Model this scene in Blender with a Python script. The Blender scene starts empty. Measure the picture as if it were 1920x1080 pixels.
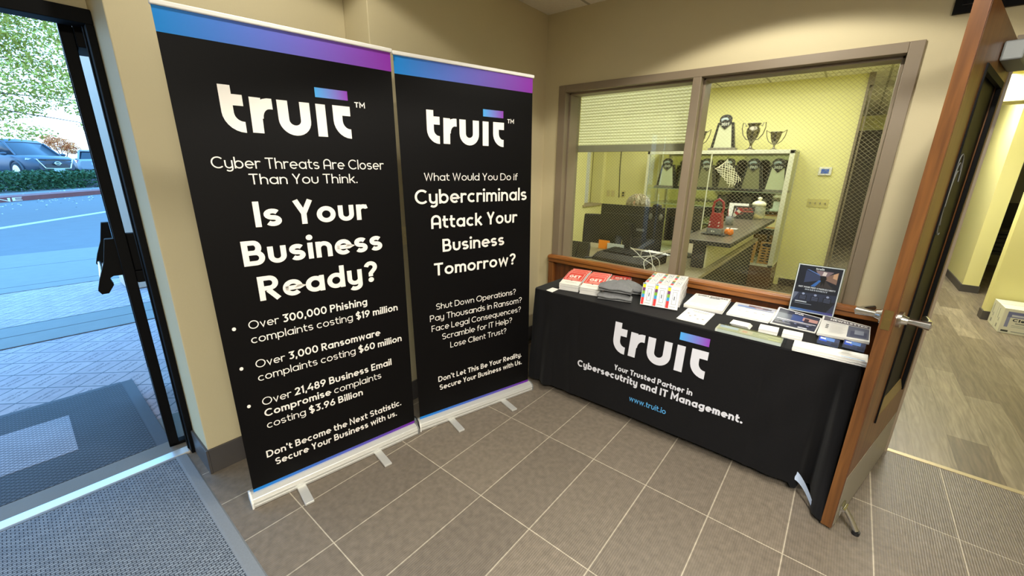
import bpy, math, random
from mathutils import Vector, Matrix
rnd = random.Random(7)
SC = bpy.context.scene
COL = SC.collection
PI = math.pi

# ------------------------------------------------------------------ camera
cam_d = bpy.data.cameras.new('camera')
cam = bpy.data.objects.new('camera', cam_d)
COL.objects.link(cam)
cam_d.sensor_width = 36.0
cam_d.lens = 760.2147 / 1920 * 36.0
cam_d.clip_start = 0.02
cam_d.clip_end = 300
RR = [[0.7720355785, 0.6353866335, 0.0156490060], [0.1935336967, -0.2115608974, -0.9580118448], [-0.6053972032, 0.7426478389, -0.2863012638]]
M = Matrix.Identity(4)
for i in range(3):
    M[i][0] = RR[0][i]
    M[i][1] = -RR[1][i]
    M[i][2] = -RR[2][i]
M[0][3], M[1][3], M[2][3] = 1.7660665, -1.8069078, 1.5896013
cam.matrix_world = M
SC.camera = cam

# ------------------------------------------------------------------ sky, lights, exposure
SC.view_settings.view_transform = 'Standard'
SC.view_settings.look = 'None'
SC.view_settings.gamma = 1.0
SC.view_settings.use_curve_mapping = False
SC.view_settings.exposure = 0.0
world = bpy.data.worlds.new('sky')
SC.world = world
world.use_nodes = True
wn, wl = world.node_tree.nodes, world.node_tree.links
wn.clear()
w_out = wn.new('ShaderNodeOutputWorld')
w_bg = wn.new('ShaderNodeBackground')
w_tc = wn.new('ShaderNodeTexCoord')
w_sep = wn.new('ShaderNodeSeparateXYZ')
w_ramp = wn.new('ShaderNodeValToRGB')
wl.new(w_tc.outputs['Generated'], w_sep.inputs[0])
wl.new(w_sep.outputs['Z'], w_ramp.inputs[0])
w_ramp.color_ramp.elements[0].position = 0.0
w_ramp.color_ramp.elements[0].color = (0.34, 0.50, 0.68, 1)
w_ramp.color_ramp.elements[1].position = 0.55
w_ramp.color_ramp.elements[1].color = (0.14, 0.47, 1.0, 1)
wl.new(w_ramp.outputs['Color'], w_bg.inputs['Color'])
w_bg.inputs['Strength'].default_value = 7.0
wl.new(w_bg.outputs[0], w_out.inputs[0])


def area_light(name, loc, size, power, color, rot=(0, 0, 0), size_y=None, spread=PI):
    d = bpy.data.lights.new(name, 'AREA')
    d.shape = 'RECTANGLE'
    d.size = size
    d.size_y = size_y or size
    d.energy = power
    d.color = color
    d.spread = spread
    o = bpy.data.objects.new(name, d)
    o.location = loc
    o.rotation_euler = rot
    COL.objects.link(o)
    return o


def spot_light(name, loc, power, color, deg, blend=0.12, radius=0.05):
    d = bpy.data.lights.new(name, 'SPOT')
    d.energy = power
    d.color = color
    d.spot_size = math.radians(deg)
    d.spot_blend = blend
    d.shadow_soft_size = radius
    o = bpy.data.objects.new(name, d)
    o.location = loc
    COL.objects.link(o)
    return o


WARM = (1.0, 0.95, 0.84)
OFFICE = (1.0, 0.98, 0.90)
spot_light('ceiling_downlight', (1.32, 0.40, 2.73), 84, WARM, 139, 0.14)
spot_light('ceiling_downlight', (0.24, -1.00, 2.73), 46, WARM, 150, 0.12)
spot_light('ceiling_downlight', (1.92, -0.62, 2.73), 170, WARM, 139, 0.12)
spot_light('ceiling_downlight', (2.2, -2.9, 2.73), 110, WARM, 139, 0.12)
area_light('lobby_fill_light', (2.9, -2.4, 2.7), 1.2, 190, (1.0, 0.95, 0.84), size_y=1.2)  # ambient fill added behind the camera, no known fixture
area_light('office_ceiling_panel', (0.2, 3.3, 2.71), 1.2, 62, OFFICE, size_y=2.4)
area_light('office_ceiling_panel', (1.3, 3.4, 2.71), 0.6, 26, OFFICE, size_y=2.4)
area_light('hall_ceiling_panel', (2.72, 4.55, 2.71), 0.6, 58, OFFICE, size_y=1.2)
area_light('hall_ceiling_panel', (2.65, 6.2, 2.71), 0.6, 100, OFFICE, size_y=1.2)


# ------------------------------------------------------------------ materials
def S(r, g, b):
    def c(v):
        v /= 255.0
        return v / 12.92 if v <= 0.04045 else ((v + 0.055) / 1.055) ** 2.4
    return (c(r), c(g), c(b), 1.0)


def new_mat(name):
    m = bpy.data.materials.new(name)
    m.use_nodes = True
    nt = m.node_tree
    return m, nt.nodes, nt.links, nt.nodes['Principled BSDF']


def mat(name, col, rough=0.5, metal=0.0, vary=0.0, scale=20.0, bump=0.0, spec=0.5, stretch=None, detail=4.0, bscale=None, alpha=None):
    m, n, l, p = new_mat(name)
    p.inputs['Base Color'].default_value = col
    p.inputs['Roughness'].default_value = rough
    p.inputs['Metallic'].default_value = metal
    p.inputs['Specular IOR Level'].default_value = spec
    if alpha is not None:
        p.inputs['Alpha'].default_value = alpha
    tc = n.new('ShaderNodeTexCoord')
    src = tc.outputs['Object']
    if stretch:
        mp = n.new('ShaderNodeMapping')
        mp.inputs['Scale'].default_value = stretch
        l.new(src, mp.inputs[0])
        src = mp.outputs[0]
    nz = n.new('ShaderNodeTexNoise')
    nz.inputs['Scale'].default_value = scale
    nz.inputs['Detail'].default_value = detail
    l.new(src, nz.inputs['Vector'])
    if vary:
        mx = n.new('ShaderNodeMix')
        mx.data_type = 'RGBA'
        mx.inputs[6].default_value = tuple(c * (1 - vary) for c in col[:3]) + (1,)
        mx.inputs[7].default_value = tuple(min(1, c * (1 + vary)) for c in col[:3]) + (1,)
        l.new(nz.outputs['Fac'], mx.inputs[0])
        l.new(mx.outputs[2], p.inputs['Base Color'])
    if bump:
        nb = nz
        if bscale:
            nb = n.new('ShaderNodeTexNoise')
            nb.inputs['Scale'].default_value = bscale
            l.new(src, nb.inputs['Vector'])
        bp = n.new('ShaderNodeBump')
        bp.inputs['Strength'].default_value = bump
        bp.inputs['Distance'].default_value = 0.01
        l.new(nb.outputs['Fac'], bp.inputs['Height'])
        l.new(bp.outputs[0], p.inputs['Normal'])
    return m


def mat_wood(name, dark, light, axis_scale, rough=0.35, scale=3.0):
    m, n, l, p = new_mat(name)
    tc = n.new('ShaderNodeTexCoord')
    mp = n.new('ShaderNodeMapping')
    mp.inputs['Scale'].default_value = axis_scale
    l.new(tc.outputs['Object'], mp.inputs[0])
    nz = n.new('ShaderNodeTexNoise')
    nz.inputs['Scale'].default_value = scale
    nz.inputs['Detail'].default_value = 6
    nz.inputs['Distortion'].default_value = 0.6
    l.new(mp.outputs[0], nz.inputs['Vector'])
    r = n.new('ShaderNodeValToRGB')
    r.color_ramp.elements[0].position = 0.3
    r.color_ramp.elements[0].color = dark
    r.color_ramp.elements[1].position = 0.7
    r.color_ramp.elements[1].color = light
    l.new(nz.outputs['Fac'], r.inputs[0])
    l.new(r.outputs[0], p.inputs['Base Color'])
    p.inputs['Roughness'].default_value = rough
    return m


def mat_attr(name, rough=0.5, spec=0.5):
    m, n, l, p = new_mat(name)
    a = n.new('ShaderNodeVertexColor')
    a.layer_name = 'Col'
    l.new(a.outputs['Color'], p.inputs['Base Color'])
    p.inputs['Roughness'].default_value = rough
    p.inputs['Specular IOR Level'].default_value = spec
    return m


def mat_glass(name, tint=(0.95, 0.98, 0.96, 1), refl=0.06, rough=0.0):
    m = bpy.data.materials.new(name)
    m.use_nodes = True
    n, l = m.node_tree.nodes, m.node_tree.links
    n.clear()
    out = n.new('ShaderNodeOutputMaterial')
    tr = n.new('ShaderNodeBsdfTransparent')
    tr.inputs[0].default_value = tint
    gl = n.new('ShaderNodeBsdfGlossy')
    gl.inputs['Roughness'].default_value = rough
    fr = n.new('ShaderNodeFresnel')
    fr.inputs['IOR'].default_value = 1.45
    mx = n.new('ShaderNodeMixShader')
    ge = n.new('ShaderNodeNewGeometry')
    inv = n.new('ShaderNodeMath')
    inv.operation = 'SUBTRACT'
    inv.inputs[0].default_value = 1.0
    l.new(ge.outputs['Backfacing'], inv.inputs[1])
    mu = n.new('ShaderNodeMath')
    mu.operation = 'MULTIPLY'
    l.new(fr.outputs[0], mu.inputs[0])
    l.new(inv.outputs[0], mu.inputs[1])
    l.new(mu.outputs[0], mx.inputs[0])
    l.new(tr.outputs[0], mx.inputs[1])
    l.new(gl.outputs[0], mx.inputs[2])
    l.new(mx.outputs[0], out.inputs[0])
    return m


def mat_tiles(name, c1, c2, grout, bw, rh, mortar, rot=0.0, offset=0.0, rough=0.45, ribs=None, swap=False, grain=None, bumpy=0.1, mottle=0.25, msc=9.0, cathedral=False, engraved=0.0):
    m, n, l, p = new_mat(name)
    g = n.new('ShaderNodeNewGeometry')
    mp = n.new('ShaderNodeMapping')
    mp.inputs['Rotation'].default_value = (0, 0, rot)
    l.new(g.outputs['Position'], mp.inputs[0])
    b = n.new('ShaderNodeTexBrick')
    b.offset = offset
    b.squash = 1.0
    b.inputs['Color1'].default_value = c1
    b.inputs['Color2'].default_value = c2
    b.inputs['Mortar'].default_value = grout
    b.inputs['Scale'].default_value = 1.0
    b.inputs['Mortar Size'].default_value = mortar
    b.inputs['Mortar Smooth'].default_value = 0.1
    b.inputs['Brick Width'].default_value = bw
    b.inputs['Row Height'].default_value = rh
    l.new(mp.outputs[0], b.inputs['Vector'])
    nz = n.new('ShaderNodeTexNoise')
    nz.inputs['Scale'].default_value = msc
    nz.inputs['Detail'].default_value = 8
    src = g.outputs['Position']
    if grain:
        m2 = n.new('ShaderNodeMapping')
        m2.inputs['Scale'].default_value = grain
        l.new(src, m2.inputs[0])
        src = m2.outputs[0]
        nz.inputs['Distortion'].default_value = 1.2
    l.new(src, nz.inputs['Vector'])
    mr = n.new('ShaderNodeMapRange')
    mr.inputs['From Min'].default_value = 0.25
    mr.inputs['From Max'].default_value = 0.75
    mr.inputs['To Min'].default_value = 1 - mottle
    mr.inputs['To Max'].default_value = 1 + mottle
    l.new(nz.outputs['Fac'], mr.inputs['Value'])
    mul = n.new('ShaderNodeMix')
    mul.data_type = 'RGBA'
    mul.blend_type = 'MULTIPLY'
    mul.inputs[0].default_value = 1.0
    l.new(b.outputs['Color'], mul.inputs[6])
    l.new(mr.outputs[0], mul.inputs[7])
    col = mul.outputs[2]
    if cathedral:
        m3 = n.new('ShaderNodeMapping')
        m3.inputs['Scale'].default_value = (1.0, 0.13, 1.0)
        l.new(g.outputs['Position'], m3.inputs[0])
        wg = n.new('ShaderNodeTexWave')
        wg.wave_type = 'BANDS'
        wg.bands_direction = 'X'
        wg.inputs['Scale'].default_value = 11.0
        wg.inputs['Distortion'].default_value = 14.0
        wg.inputs['Detail'].default_value = 3.0
        wg.inputs['Detail Scale'].default_value = 1.6
        l.new(m3.outputs[0], wg.inputs['Vector'])
        mg = n.new('ShaderNodeMapRange')
        mg.inputs['To Min'].default_value = 0.87
        mg.inputs['To Max'].default_value = 1.08
        l.new(wg.outputs['Fac'], mg.inputs['Value'])
        mw = n.new('ShaderNodeMix')
        mw.data_type = 'RGBA'
        mw.blend_type = 'MULTIPLY'
        mw.inputs[0].default_value = 1.0
        l.new(col, mw.inputs[6])
        l.new(mg.outputs[0], mw.inputs[7])
        col = mw.outputs[2]
    if engraved:          # worn engraved inscriptions, illegible at this size
        sx = n.new('ShaderNodeSeparateXYZ')
        l.new(mp.outputs[0], sx.inputs[0])

        def mth(op, a, c=None):
            q = n.new('ShaderNodeMath')
            q.operation = op
            for i_, v_ in enumerate((a, c)):
                if v_ is None:
                    continue
                if isinstance(v_, (int, float)):
                    q.inputs[i_].default_value = v_
                else:
                    l.new(v_, q.inputs[i_])
            return q.outputs[0]
        fx = mth('FRACT', mth('DIVIDE', sx.outputs['X'], engraved))
        fy = mth('FRACT', mth('DIVIDE', sx.outputs['Y'], engraved))
        inx = mth('MULTIPLY', mth('GREATER_THAN', fx, 0.16), mth('LESS_THAN', fx, 0.84))
        iny = mth('LESS_THAN', mth('ABSOLUTE', mth('SUBTRACT', mth('ABSOLUTE', mth('SUBTRACT', fy, 0.5)), 0.10)), 0.045)
        ng = n.new('ShaderNodeTexNoise')
        ng.inputs['Scale'].default_value = 95.0
        l.new(mp.outputs[0], ng.inputs['Vector'])
        ink = mth('MULTIPLY', mth('MULTIPLY', inx, iny), mth('GREATER_THAN', ng.outputs['Fac'], 0.47))
        dk_ = n.new('ShaderNodeMix')
        dk_.data_type = 'RGBA'
        dk_.inputs[7].default_value = S(92, 84, 88)
        l.new(mth('MULTIPLY', ink, 0.75), dk_.inputs[0])
        l.new(col, dk_.inputs[6])
        col = dk_.outputs[2]
    bp = n.new('ShaderNodeBump')
    bp.inputs['Strength'].default_value = 0.35
    bp.inputs['Distance'].default_value = 0.002
    bp.invert = True
    l.new(b.outputs['Fac'], bp.inputs['Height'])
    nrm = bp.outputs[0]
    if ribs:
        wv = n.new('ShaderNodeTexWave')
        wv.wave_type = 'BANDS'
        wv.bands_direction = 'X'
        wv.inputs['Scale'].default_value = ribs
        wv.inputs['Distortion'].default_value = 1.2
        wv.inputs['Detail'].default_value = 2
        wv.inputs['Detail Scale'].default_value = 3
        l.new(g.outputs['Position'], wv.inputs['Vector'])
        mr2 = n.new('ShaderNodeMapRange')
        mr2.inputs['To Min'].default_value = 0.89
        mr2.inputs['To Max'].default_value = 1.07
        l.new(wv.outputs['Fac'], mr2.inputs['Value'])
        mu2 = n.new('ShaderNodeMix')
        mu2.data_type = 'RGBA'
        mu2.blend_type = 'MULTIPLY'
        mu2.inputs[0].default_value = 1.0
        l.new(col, mu2.inputs[6])
        l.new(mr2.outputs[0], mu2.inputs[7])
        col = mu2.outputs[2]
        b2 = n.new('ShaderNodeBump')
        b2.inputs['Strength'].default_value = 0.25
        b2.inputs['Distance'].default_value = 0.002
        l.new(wv.outputs['Fac'], b2.inputs['Height'])
        l.new(nrm, b2.inputs['Normal'])
        nrm = b2.outputs[0]
    l.new(col, p.inputs['Base Color'])
    l.new(nrm, p.inputs['Normal'])
    p.inputs['Roughness'].default_value = rough
    return m


MT = {}
MT['paint'] = mat('beige_wall_paint', S(200, 188, 151), 0.7, vary=0.04, scale=3, bump=0.06, bscale=160)
MT['yellow'] = mat('yellow_wall_paint', S(235, 229, 158), 0.7, vary=0.03, scale=3, bump=0.05, bscale=150)
MT['white_paint'] = mat('white_ceiling', S(222, 216, 200), 0.85, vary=0.03, scale=6, bump=0.05, bscale=90)
MT['tile'] = mat_tiles('grey_brown_floor_tile', S(120, 110, 97), S(109, 100, 89), S(182, 172, 153), 0.305, 0.61, 0.0024, ribs=34, rough=0.42, mottle=0.22, msc=34)
MT['plank'] = mat_tiles('brown_plank_floor', S(146, 135, 113), S(106, 94, 77), S(88, 76, 60), 1.22, 0.18, 0.0008, rot=PI / 2, offset=0.37, rough=0.4, grain=(9.0, 0.9, 1), mottle=0.34, msc=2.4, cathedral=True)
MT['base_tile'] = mat('dark_base_tile', S(74, 70, 68), 0.45, vary=0.08, scale=14)
MT['taupe'] = mat('taupe_metal_frame', S(134, 120, 100), 0.42, vary=0.03, scale=8)
MT['black_metal'] = mat('black_anodised_metal', S(7, 7, 8), 0.6, vary=0.1, scale=30, spec=0.12)
MT['alu'] = mat('brushed_aluminium', S(216, 216, 212), 0.32, 0.45, vary=0.05, scale=6, stretch=(1, 60, 60))
MT['chrome'] = mat('satin_chrome', S(205, 205, 202), 0.22, 1.0, vary=0.03, scale=25)
MT['steel'] = mat('worn_steel_plate', S(158, 152, 136), 0.42, 0.45, vary=0.06, scale=10)
MT['white_plastic'] = mat('white_plastic', S(232, 230, 224), 0.4, vary=0.02, scale=9)
MT['grey_plastic'] = mat('grey_plastic', S(120, 122, 122), 0.45, vary=0.04, scale=9)
MT['black_plastic'] = mat('black_plastic', S(22, 22, 24), 0.38, vary=0.1, scale=14)
MT['ivory'] = mat('ivory_switch_plastic', S(216, 200, 152), 0.4, vary=0.03, scale=9)
MT['wood_door'] = mat_wood('honey_stained_oak', S(78, 46, 20), S(122, 78, 36), (14, 14, 1.1), 0.34, 2.2)
MT['wood_rail'] = mat_wood('varnished_oak_rail', S(118, 68, 28), S(172, 108, 50), (1.1, 14, 14), 0.30, 2.4)
MT['wood_dark'] = mat_wood('dark_varnished_panel', S(74, 40, 18), S(104, 58, 27), (12, 12, 1.0), 0.4, 2.2)
MT['black_cloth'] = mat('black_polyester_cloth', S(11, 10, 12), 0.85, vary=0.12, scale=24, bump=0.15, bscale=320, spec=0.2)
MT['black_cloth'].node_tree.nodes['Principled BSDF'].inputs['Sheen Weight'].default_value = 0.06
MT['print'] = mat_attr('printed_paper', 0.55, 0.4)
MT['print_gloss'] = mat_attr('glossy_print', 0.30, 0.5)
MT['vinyl'] = mat_attr('satin_banner_vinyl', 0.5, 0.12)
MT['cloth_print'] = mat_attr('cloth_print', 0.8, 0.2)
MT['paper'] = mat('white_paper', S(238, 236, 230), 0.7, vary=0.02, scale=30)
MT['knit'] = mat('grey_knit', S(128, 129, 130), 0.95, vary=0.16, scale=60, bump=0.5, bscale=260, spec=0.1)
MT['glass'] = mat_glass('clear_glass')
MT['jar_glass'] = mat('thick_jar_glass', S(206, 210, 186), 0.12, alpha=0.4)
MT['acrylic'] = mat_glass('clear_acrylic', (0.93, 0.95, 0.95, 1))
MT['wire'] = mat('glass_wire', S(168, 164, 128), 0.45, 0.3, vary=0.05)
MT['blind'] = mat('cream_cellular_shade', S(232, 232, 196), 0.8, vary=0.03, scale=30)
_n, _l = MT['blind'].node_tree.nodes, MT['blind'].node_tree.links
_t = _n.new('ShaderNodeBsdfTranslucent')
_t.inputs[0].default_value = S(240, 240, 206)
_x = _n.new('ShaderNodeMixShader')
_x.inputs[0].default_value = 0.6
_l.new(_n['Principled BSDF'].outputs[0], _x.inputs[1])
_l.new(_t.outputs[0], _x.inputs[2])
_l.new(_x.outputs[0], _n['Material Output'].inputs[0])
MT['rail_grey'] = mat('grey_blind_rail', S(165, 160, 138), 0.6, vary=0.03)
MT['mat_in'] = None
MT['rubber'] = mat('dark_rubber_edge', S(74, 76, 80), 0.8, vary=0.1, scale=60)
MT['mat_border'] = mat('grey_rubber_border', S(122, 128, 134), 0.8, vary=0.12, scale=120)
MT['concrete'] = mat('concrete', S(115, 112, 106), 0.85, vary=0.1, scale=7, bump=0.1, bscale=80)
MT['asphalt'] = mat('asphalt', S(90, 92, 93), 0.9, vary=0.1, scale=3, bump=0.2, bscale=60)
MT['paver'] = mat_tiles('engraved_paver', S(163, 144, 141), S(152, 134, 133), S(82, 81, 85), 0.2093, 0.2093, 0.005, rot=PI / 4, rough=0.8, mottle=0.12, msc=30, engraved=0.2093)
MT['line_white'] = mat('road_paint_white', S(180, 180, 175), 0.8, vary=0.06, scale=9)
MT['curb_red'] = mat('curb_red_paint', S(118, 62, 58), 0.8, vary=0.18, scale=6)
MT['leaf'] = mat('green_leaf', S(164, 160, 72), 0.6, vary=0.4, scale=1.3, spec=0.1)
MT['leaf_hedge'] = mat('dark_hedge_leaf', S(52, 82, 49), 0.6, vary=0.4, scale=2.2, spec=0.2)
MT['leaf_orange'] = mat('orange_leaf', S(226, 148, 92), 0.6, vary=0.3, scale=3, spec=0.2)
MT['bark'] = mat('bark', S(96, 82, 70), 0.9, vary=0.2, scale=12, bump=0.4)
MT['stucco'] = mat('white_stucco', S(200, 170, 150), 0.8, vary=0.05, scale=5, bump=0.1, bscale=70)
MT['car_blue'] = mat('slate_blue_car_paint', S(55, 65, 77), 0.4, 0.1, vary=0.03)
MT['car_white'] = mat('pale_silver_car_paint', S(134, 139, 144), 0.4, 0.1, vary=0.03)
MT['car_glass'] = mat('tinted_car_glass', S(26, 34, 44), 0.3, vary=0.05)
MT['tyre'] = mat('tyre_rubber', S(34, 35, 38), 0.8, vary=0.1)
MT['plate'] = mat('pale_plate', S(164, 175, 179), 0.5, vary=0.03)
MT['tail'] = mat('red_tail_light', S(190, 70, 70), 0.3, vary=0.05)
MT['head'] = mat('clear_head_light', S(163, 171, 179), 0.2, vary=0.05)
MT['desk'] = mat('grey_laminate', S(150, 140, 112), 0.4, vary=0.06, scale=10)
MT['desk_dark'] = mat('dark_laminate', S(24, 22, 20), 0.6, vary=0.1, scale=8)
MT['counter'] = mat('grey_brown_counter_laminate', S(92, 84, 68), 0.3, vary=0.06, scale=10)
MT['panel_cream'] = mat('cream_desk_panel', S(196, 190, 148), 0.5, vary=0.06, scale=4)
MT['case_wood'] = mat_wood('brown_case_wood', S(84, 58, 34), S(112, 80, 48), (2, 10, 10), 0.5, 2)
MT['case_alu'] = mat('pale_case_metal', S(222, 222, 200), 0.35, 0.3, vary=0.03)
MT['silver'] = mat('tarnished_silver', S(118, 112, 96), 0.24, 0.9, vary=0.25, scale=18)
MT['gold_wood'] = mat_wood('golden_plaque_wood', S(176, 120, 52), S(206, 152, 76), (8, 8, 1), 0.4, 3)
MT['trophy_face'] = mat('pale_trophy_face', S(196, 196, 160), 0.3, vary=0.06, scale=8)
MT['trophy_face_dim'] = mat('bronze_trophy_face', S(128, 122, 88), 0.3, vary=0.08, scale=8)
MT['trophy_black'] = mat('black_trophy_lacquer', S(30, 28, 26), 0.3, vary=0.1, scale=8)
MT['net'] = mat('white_cord', S(226, 222, 190), 0.8, vary=0.05, scale=30)
MT['red'] = mat('deep_red_plastic', S(150, 26, 30), 0.35, vary=0.12, scale=20)
MT['orange'] = mat('orange_rind', S(230, 122, 18), 0.5, vary=0.1, scale=9)
MT['stem'] = mat('dry_stem', S(110, 96, 50), 0.8, vary=0.1)
MT['hair'] = mat('grey_blond_hair', S(158, 148, 116), 0.7, vary=0.5, scale=30, stretch=(1, 1, 0.3))
MT['skin'] = mat('skin', S(214, 168, 138), 0.5, vary=0.05)
MT['shirt'] = mat('dark_shirt', S(60, 64, 74), 0.9, vary=0.1)
MT['mesh_chair'] = mat('dark_chair_mesh', S(44, 44, 42), 0.8, vary=0.2, scale=90)
MT['wall_dark'] = mat_wood('dark_brown_panelling', S(54, 44, 30), S(70, 58, 40), (8, 8, 1), 0.5, 2)
MT['dark_glass'] = mat('dark_glass_panel', S(30, 30, 30), 0.12, vary=0.1)
MT['grey_wall'] = mat('blue_grey_panel', S(150, 152, 150), 0.6, vary=0.04)
MT['mirror'] = mat('mirror', S(200, 205, 200), 0.04, 1.0)


def mat_entry():
    m, n, l, p = new_mat('ribbed_entry_carpet')
    g = n.new('ShaderNodeNewGeometry')
    b = n.new('ShaderNodeTexBrick')
    b.offset = 0.5
    b.inputs['Color1'].default_value = S(138, 146, 154)
    b.inputs['Color2'].default_value = S(120, 128, 137)
    b.inputs['Mortar'].default_value = S(58, 64, 72)
    b.inputs['Scale'].default_value = 1
    b.inputs['Mortar Size'].default_value = 0.0022
    b.inputs['Mortar Smooth'].default_value = 0.6
    b.inputs['Brick Width'].default_value = 0.024
    b.inputs['Row Height'].default_value = 0.0125
    mp = n.new('ShaderNodeMapping')
    mp.inputs['Rotation'].default_value = (0, 0, PI / 2)
    l.new(g.outputs['Position'], mp.inputs[0])
    l.new(mp.outputs[0], b.inputs['Vector'])
    l.new(b.outputs['Color'], p.inputs['Base Color'])
    bp = n.new('ShaderNodeBump')
    bp.inputs['Strength'].default_value = 0.7
    bp.inputs['Distance'].default_value = 0.004
    bp.invert = True
    l.new(b.outputs['Fac'], bp.inputs['Height'])
    l.new(bp.outputs[0], p.inputs['Normal'])
    p.inputs['Roughness'].default_value = 0.95
    p.inputs['Specular IOR Level'].default_value = 0.1
    return m


def mat_rubber_grid(name, c1, c2, sz, rot=PI / 4):
    m, n, l, p = new_mat(name)
    g = n.new('ShaderNodeNewGeometry')
    mp = n.new('ShaderNodeMapping')
    mp.inputs['Rotation'].default_value = (0, 0, rot)
    l.new(g.outputs['Position'], mp.inputs[0])
    b = n.new('ShaderNodeTexBrick')
    b.offset = 0
    b.inputs['Color1'].default_value = c1
    b.inputs['Color2'].default_value = c1
    b.inputs['Mortar'].default_value = c2
    b.inputs['Scale'].default_value = 1
    b.inputs['Mortar Size'].default_value = sz * 0.16
    b.inputs['Mortar Smooth'].default_value = 0.4
    b.inputs['Brick Width'].default_value = sz
    b.inputs['Row Height'].default_value = sz
    l.new(mp.outputs[0], b.inputs['Vector'])
    nz = n.new('ShaderNodeTexNoise')
    nz.inputs['Scale'].default_value = 5
    nz.inputs['Detail'].default_value = 5
    l.new(g.outputs['Position'], nz.inputs['Vector'])
    mr = n.new('ShaderNodeMapRange')
    mr.inputs['To Min'].default_value = 0.75
    mr.inputs['To Max'].default_value = 1.25
    l.new(nz.outputs['Fac'], mr.inputs['Value'])
    mul = n.new('ShaderNodeMix')
    mul.data_type = 'RGBA'
    mul.blend_type = 'MULTIPLY'
    mul.inputs[0].default_value = 1
    l.new(b.outputs['Color'], mul.inputs[6])
    l.new(mr.outputs[0], mul.inputs[7])
    l.new(mul.outputs[2], p.inputs['Base Color'])
    p.inputs['Roughness'].default_value = 0.85
    return m


MT['mat_in'] = mat_entry()
MT['mat_out'] = mat_rubber_grid('black_rubber_scraper', S(74, 76, 80), S(40, 41, 44), 0.022)
MT['mat_panel'] = mat_rubber_grid('pale_mat_panel', S(150, 146, 151), S(95, 94, 99), 0.022)


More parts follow.
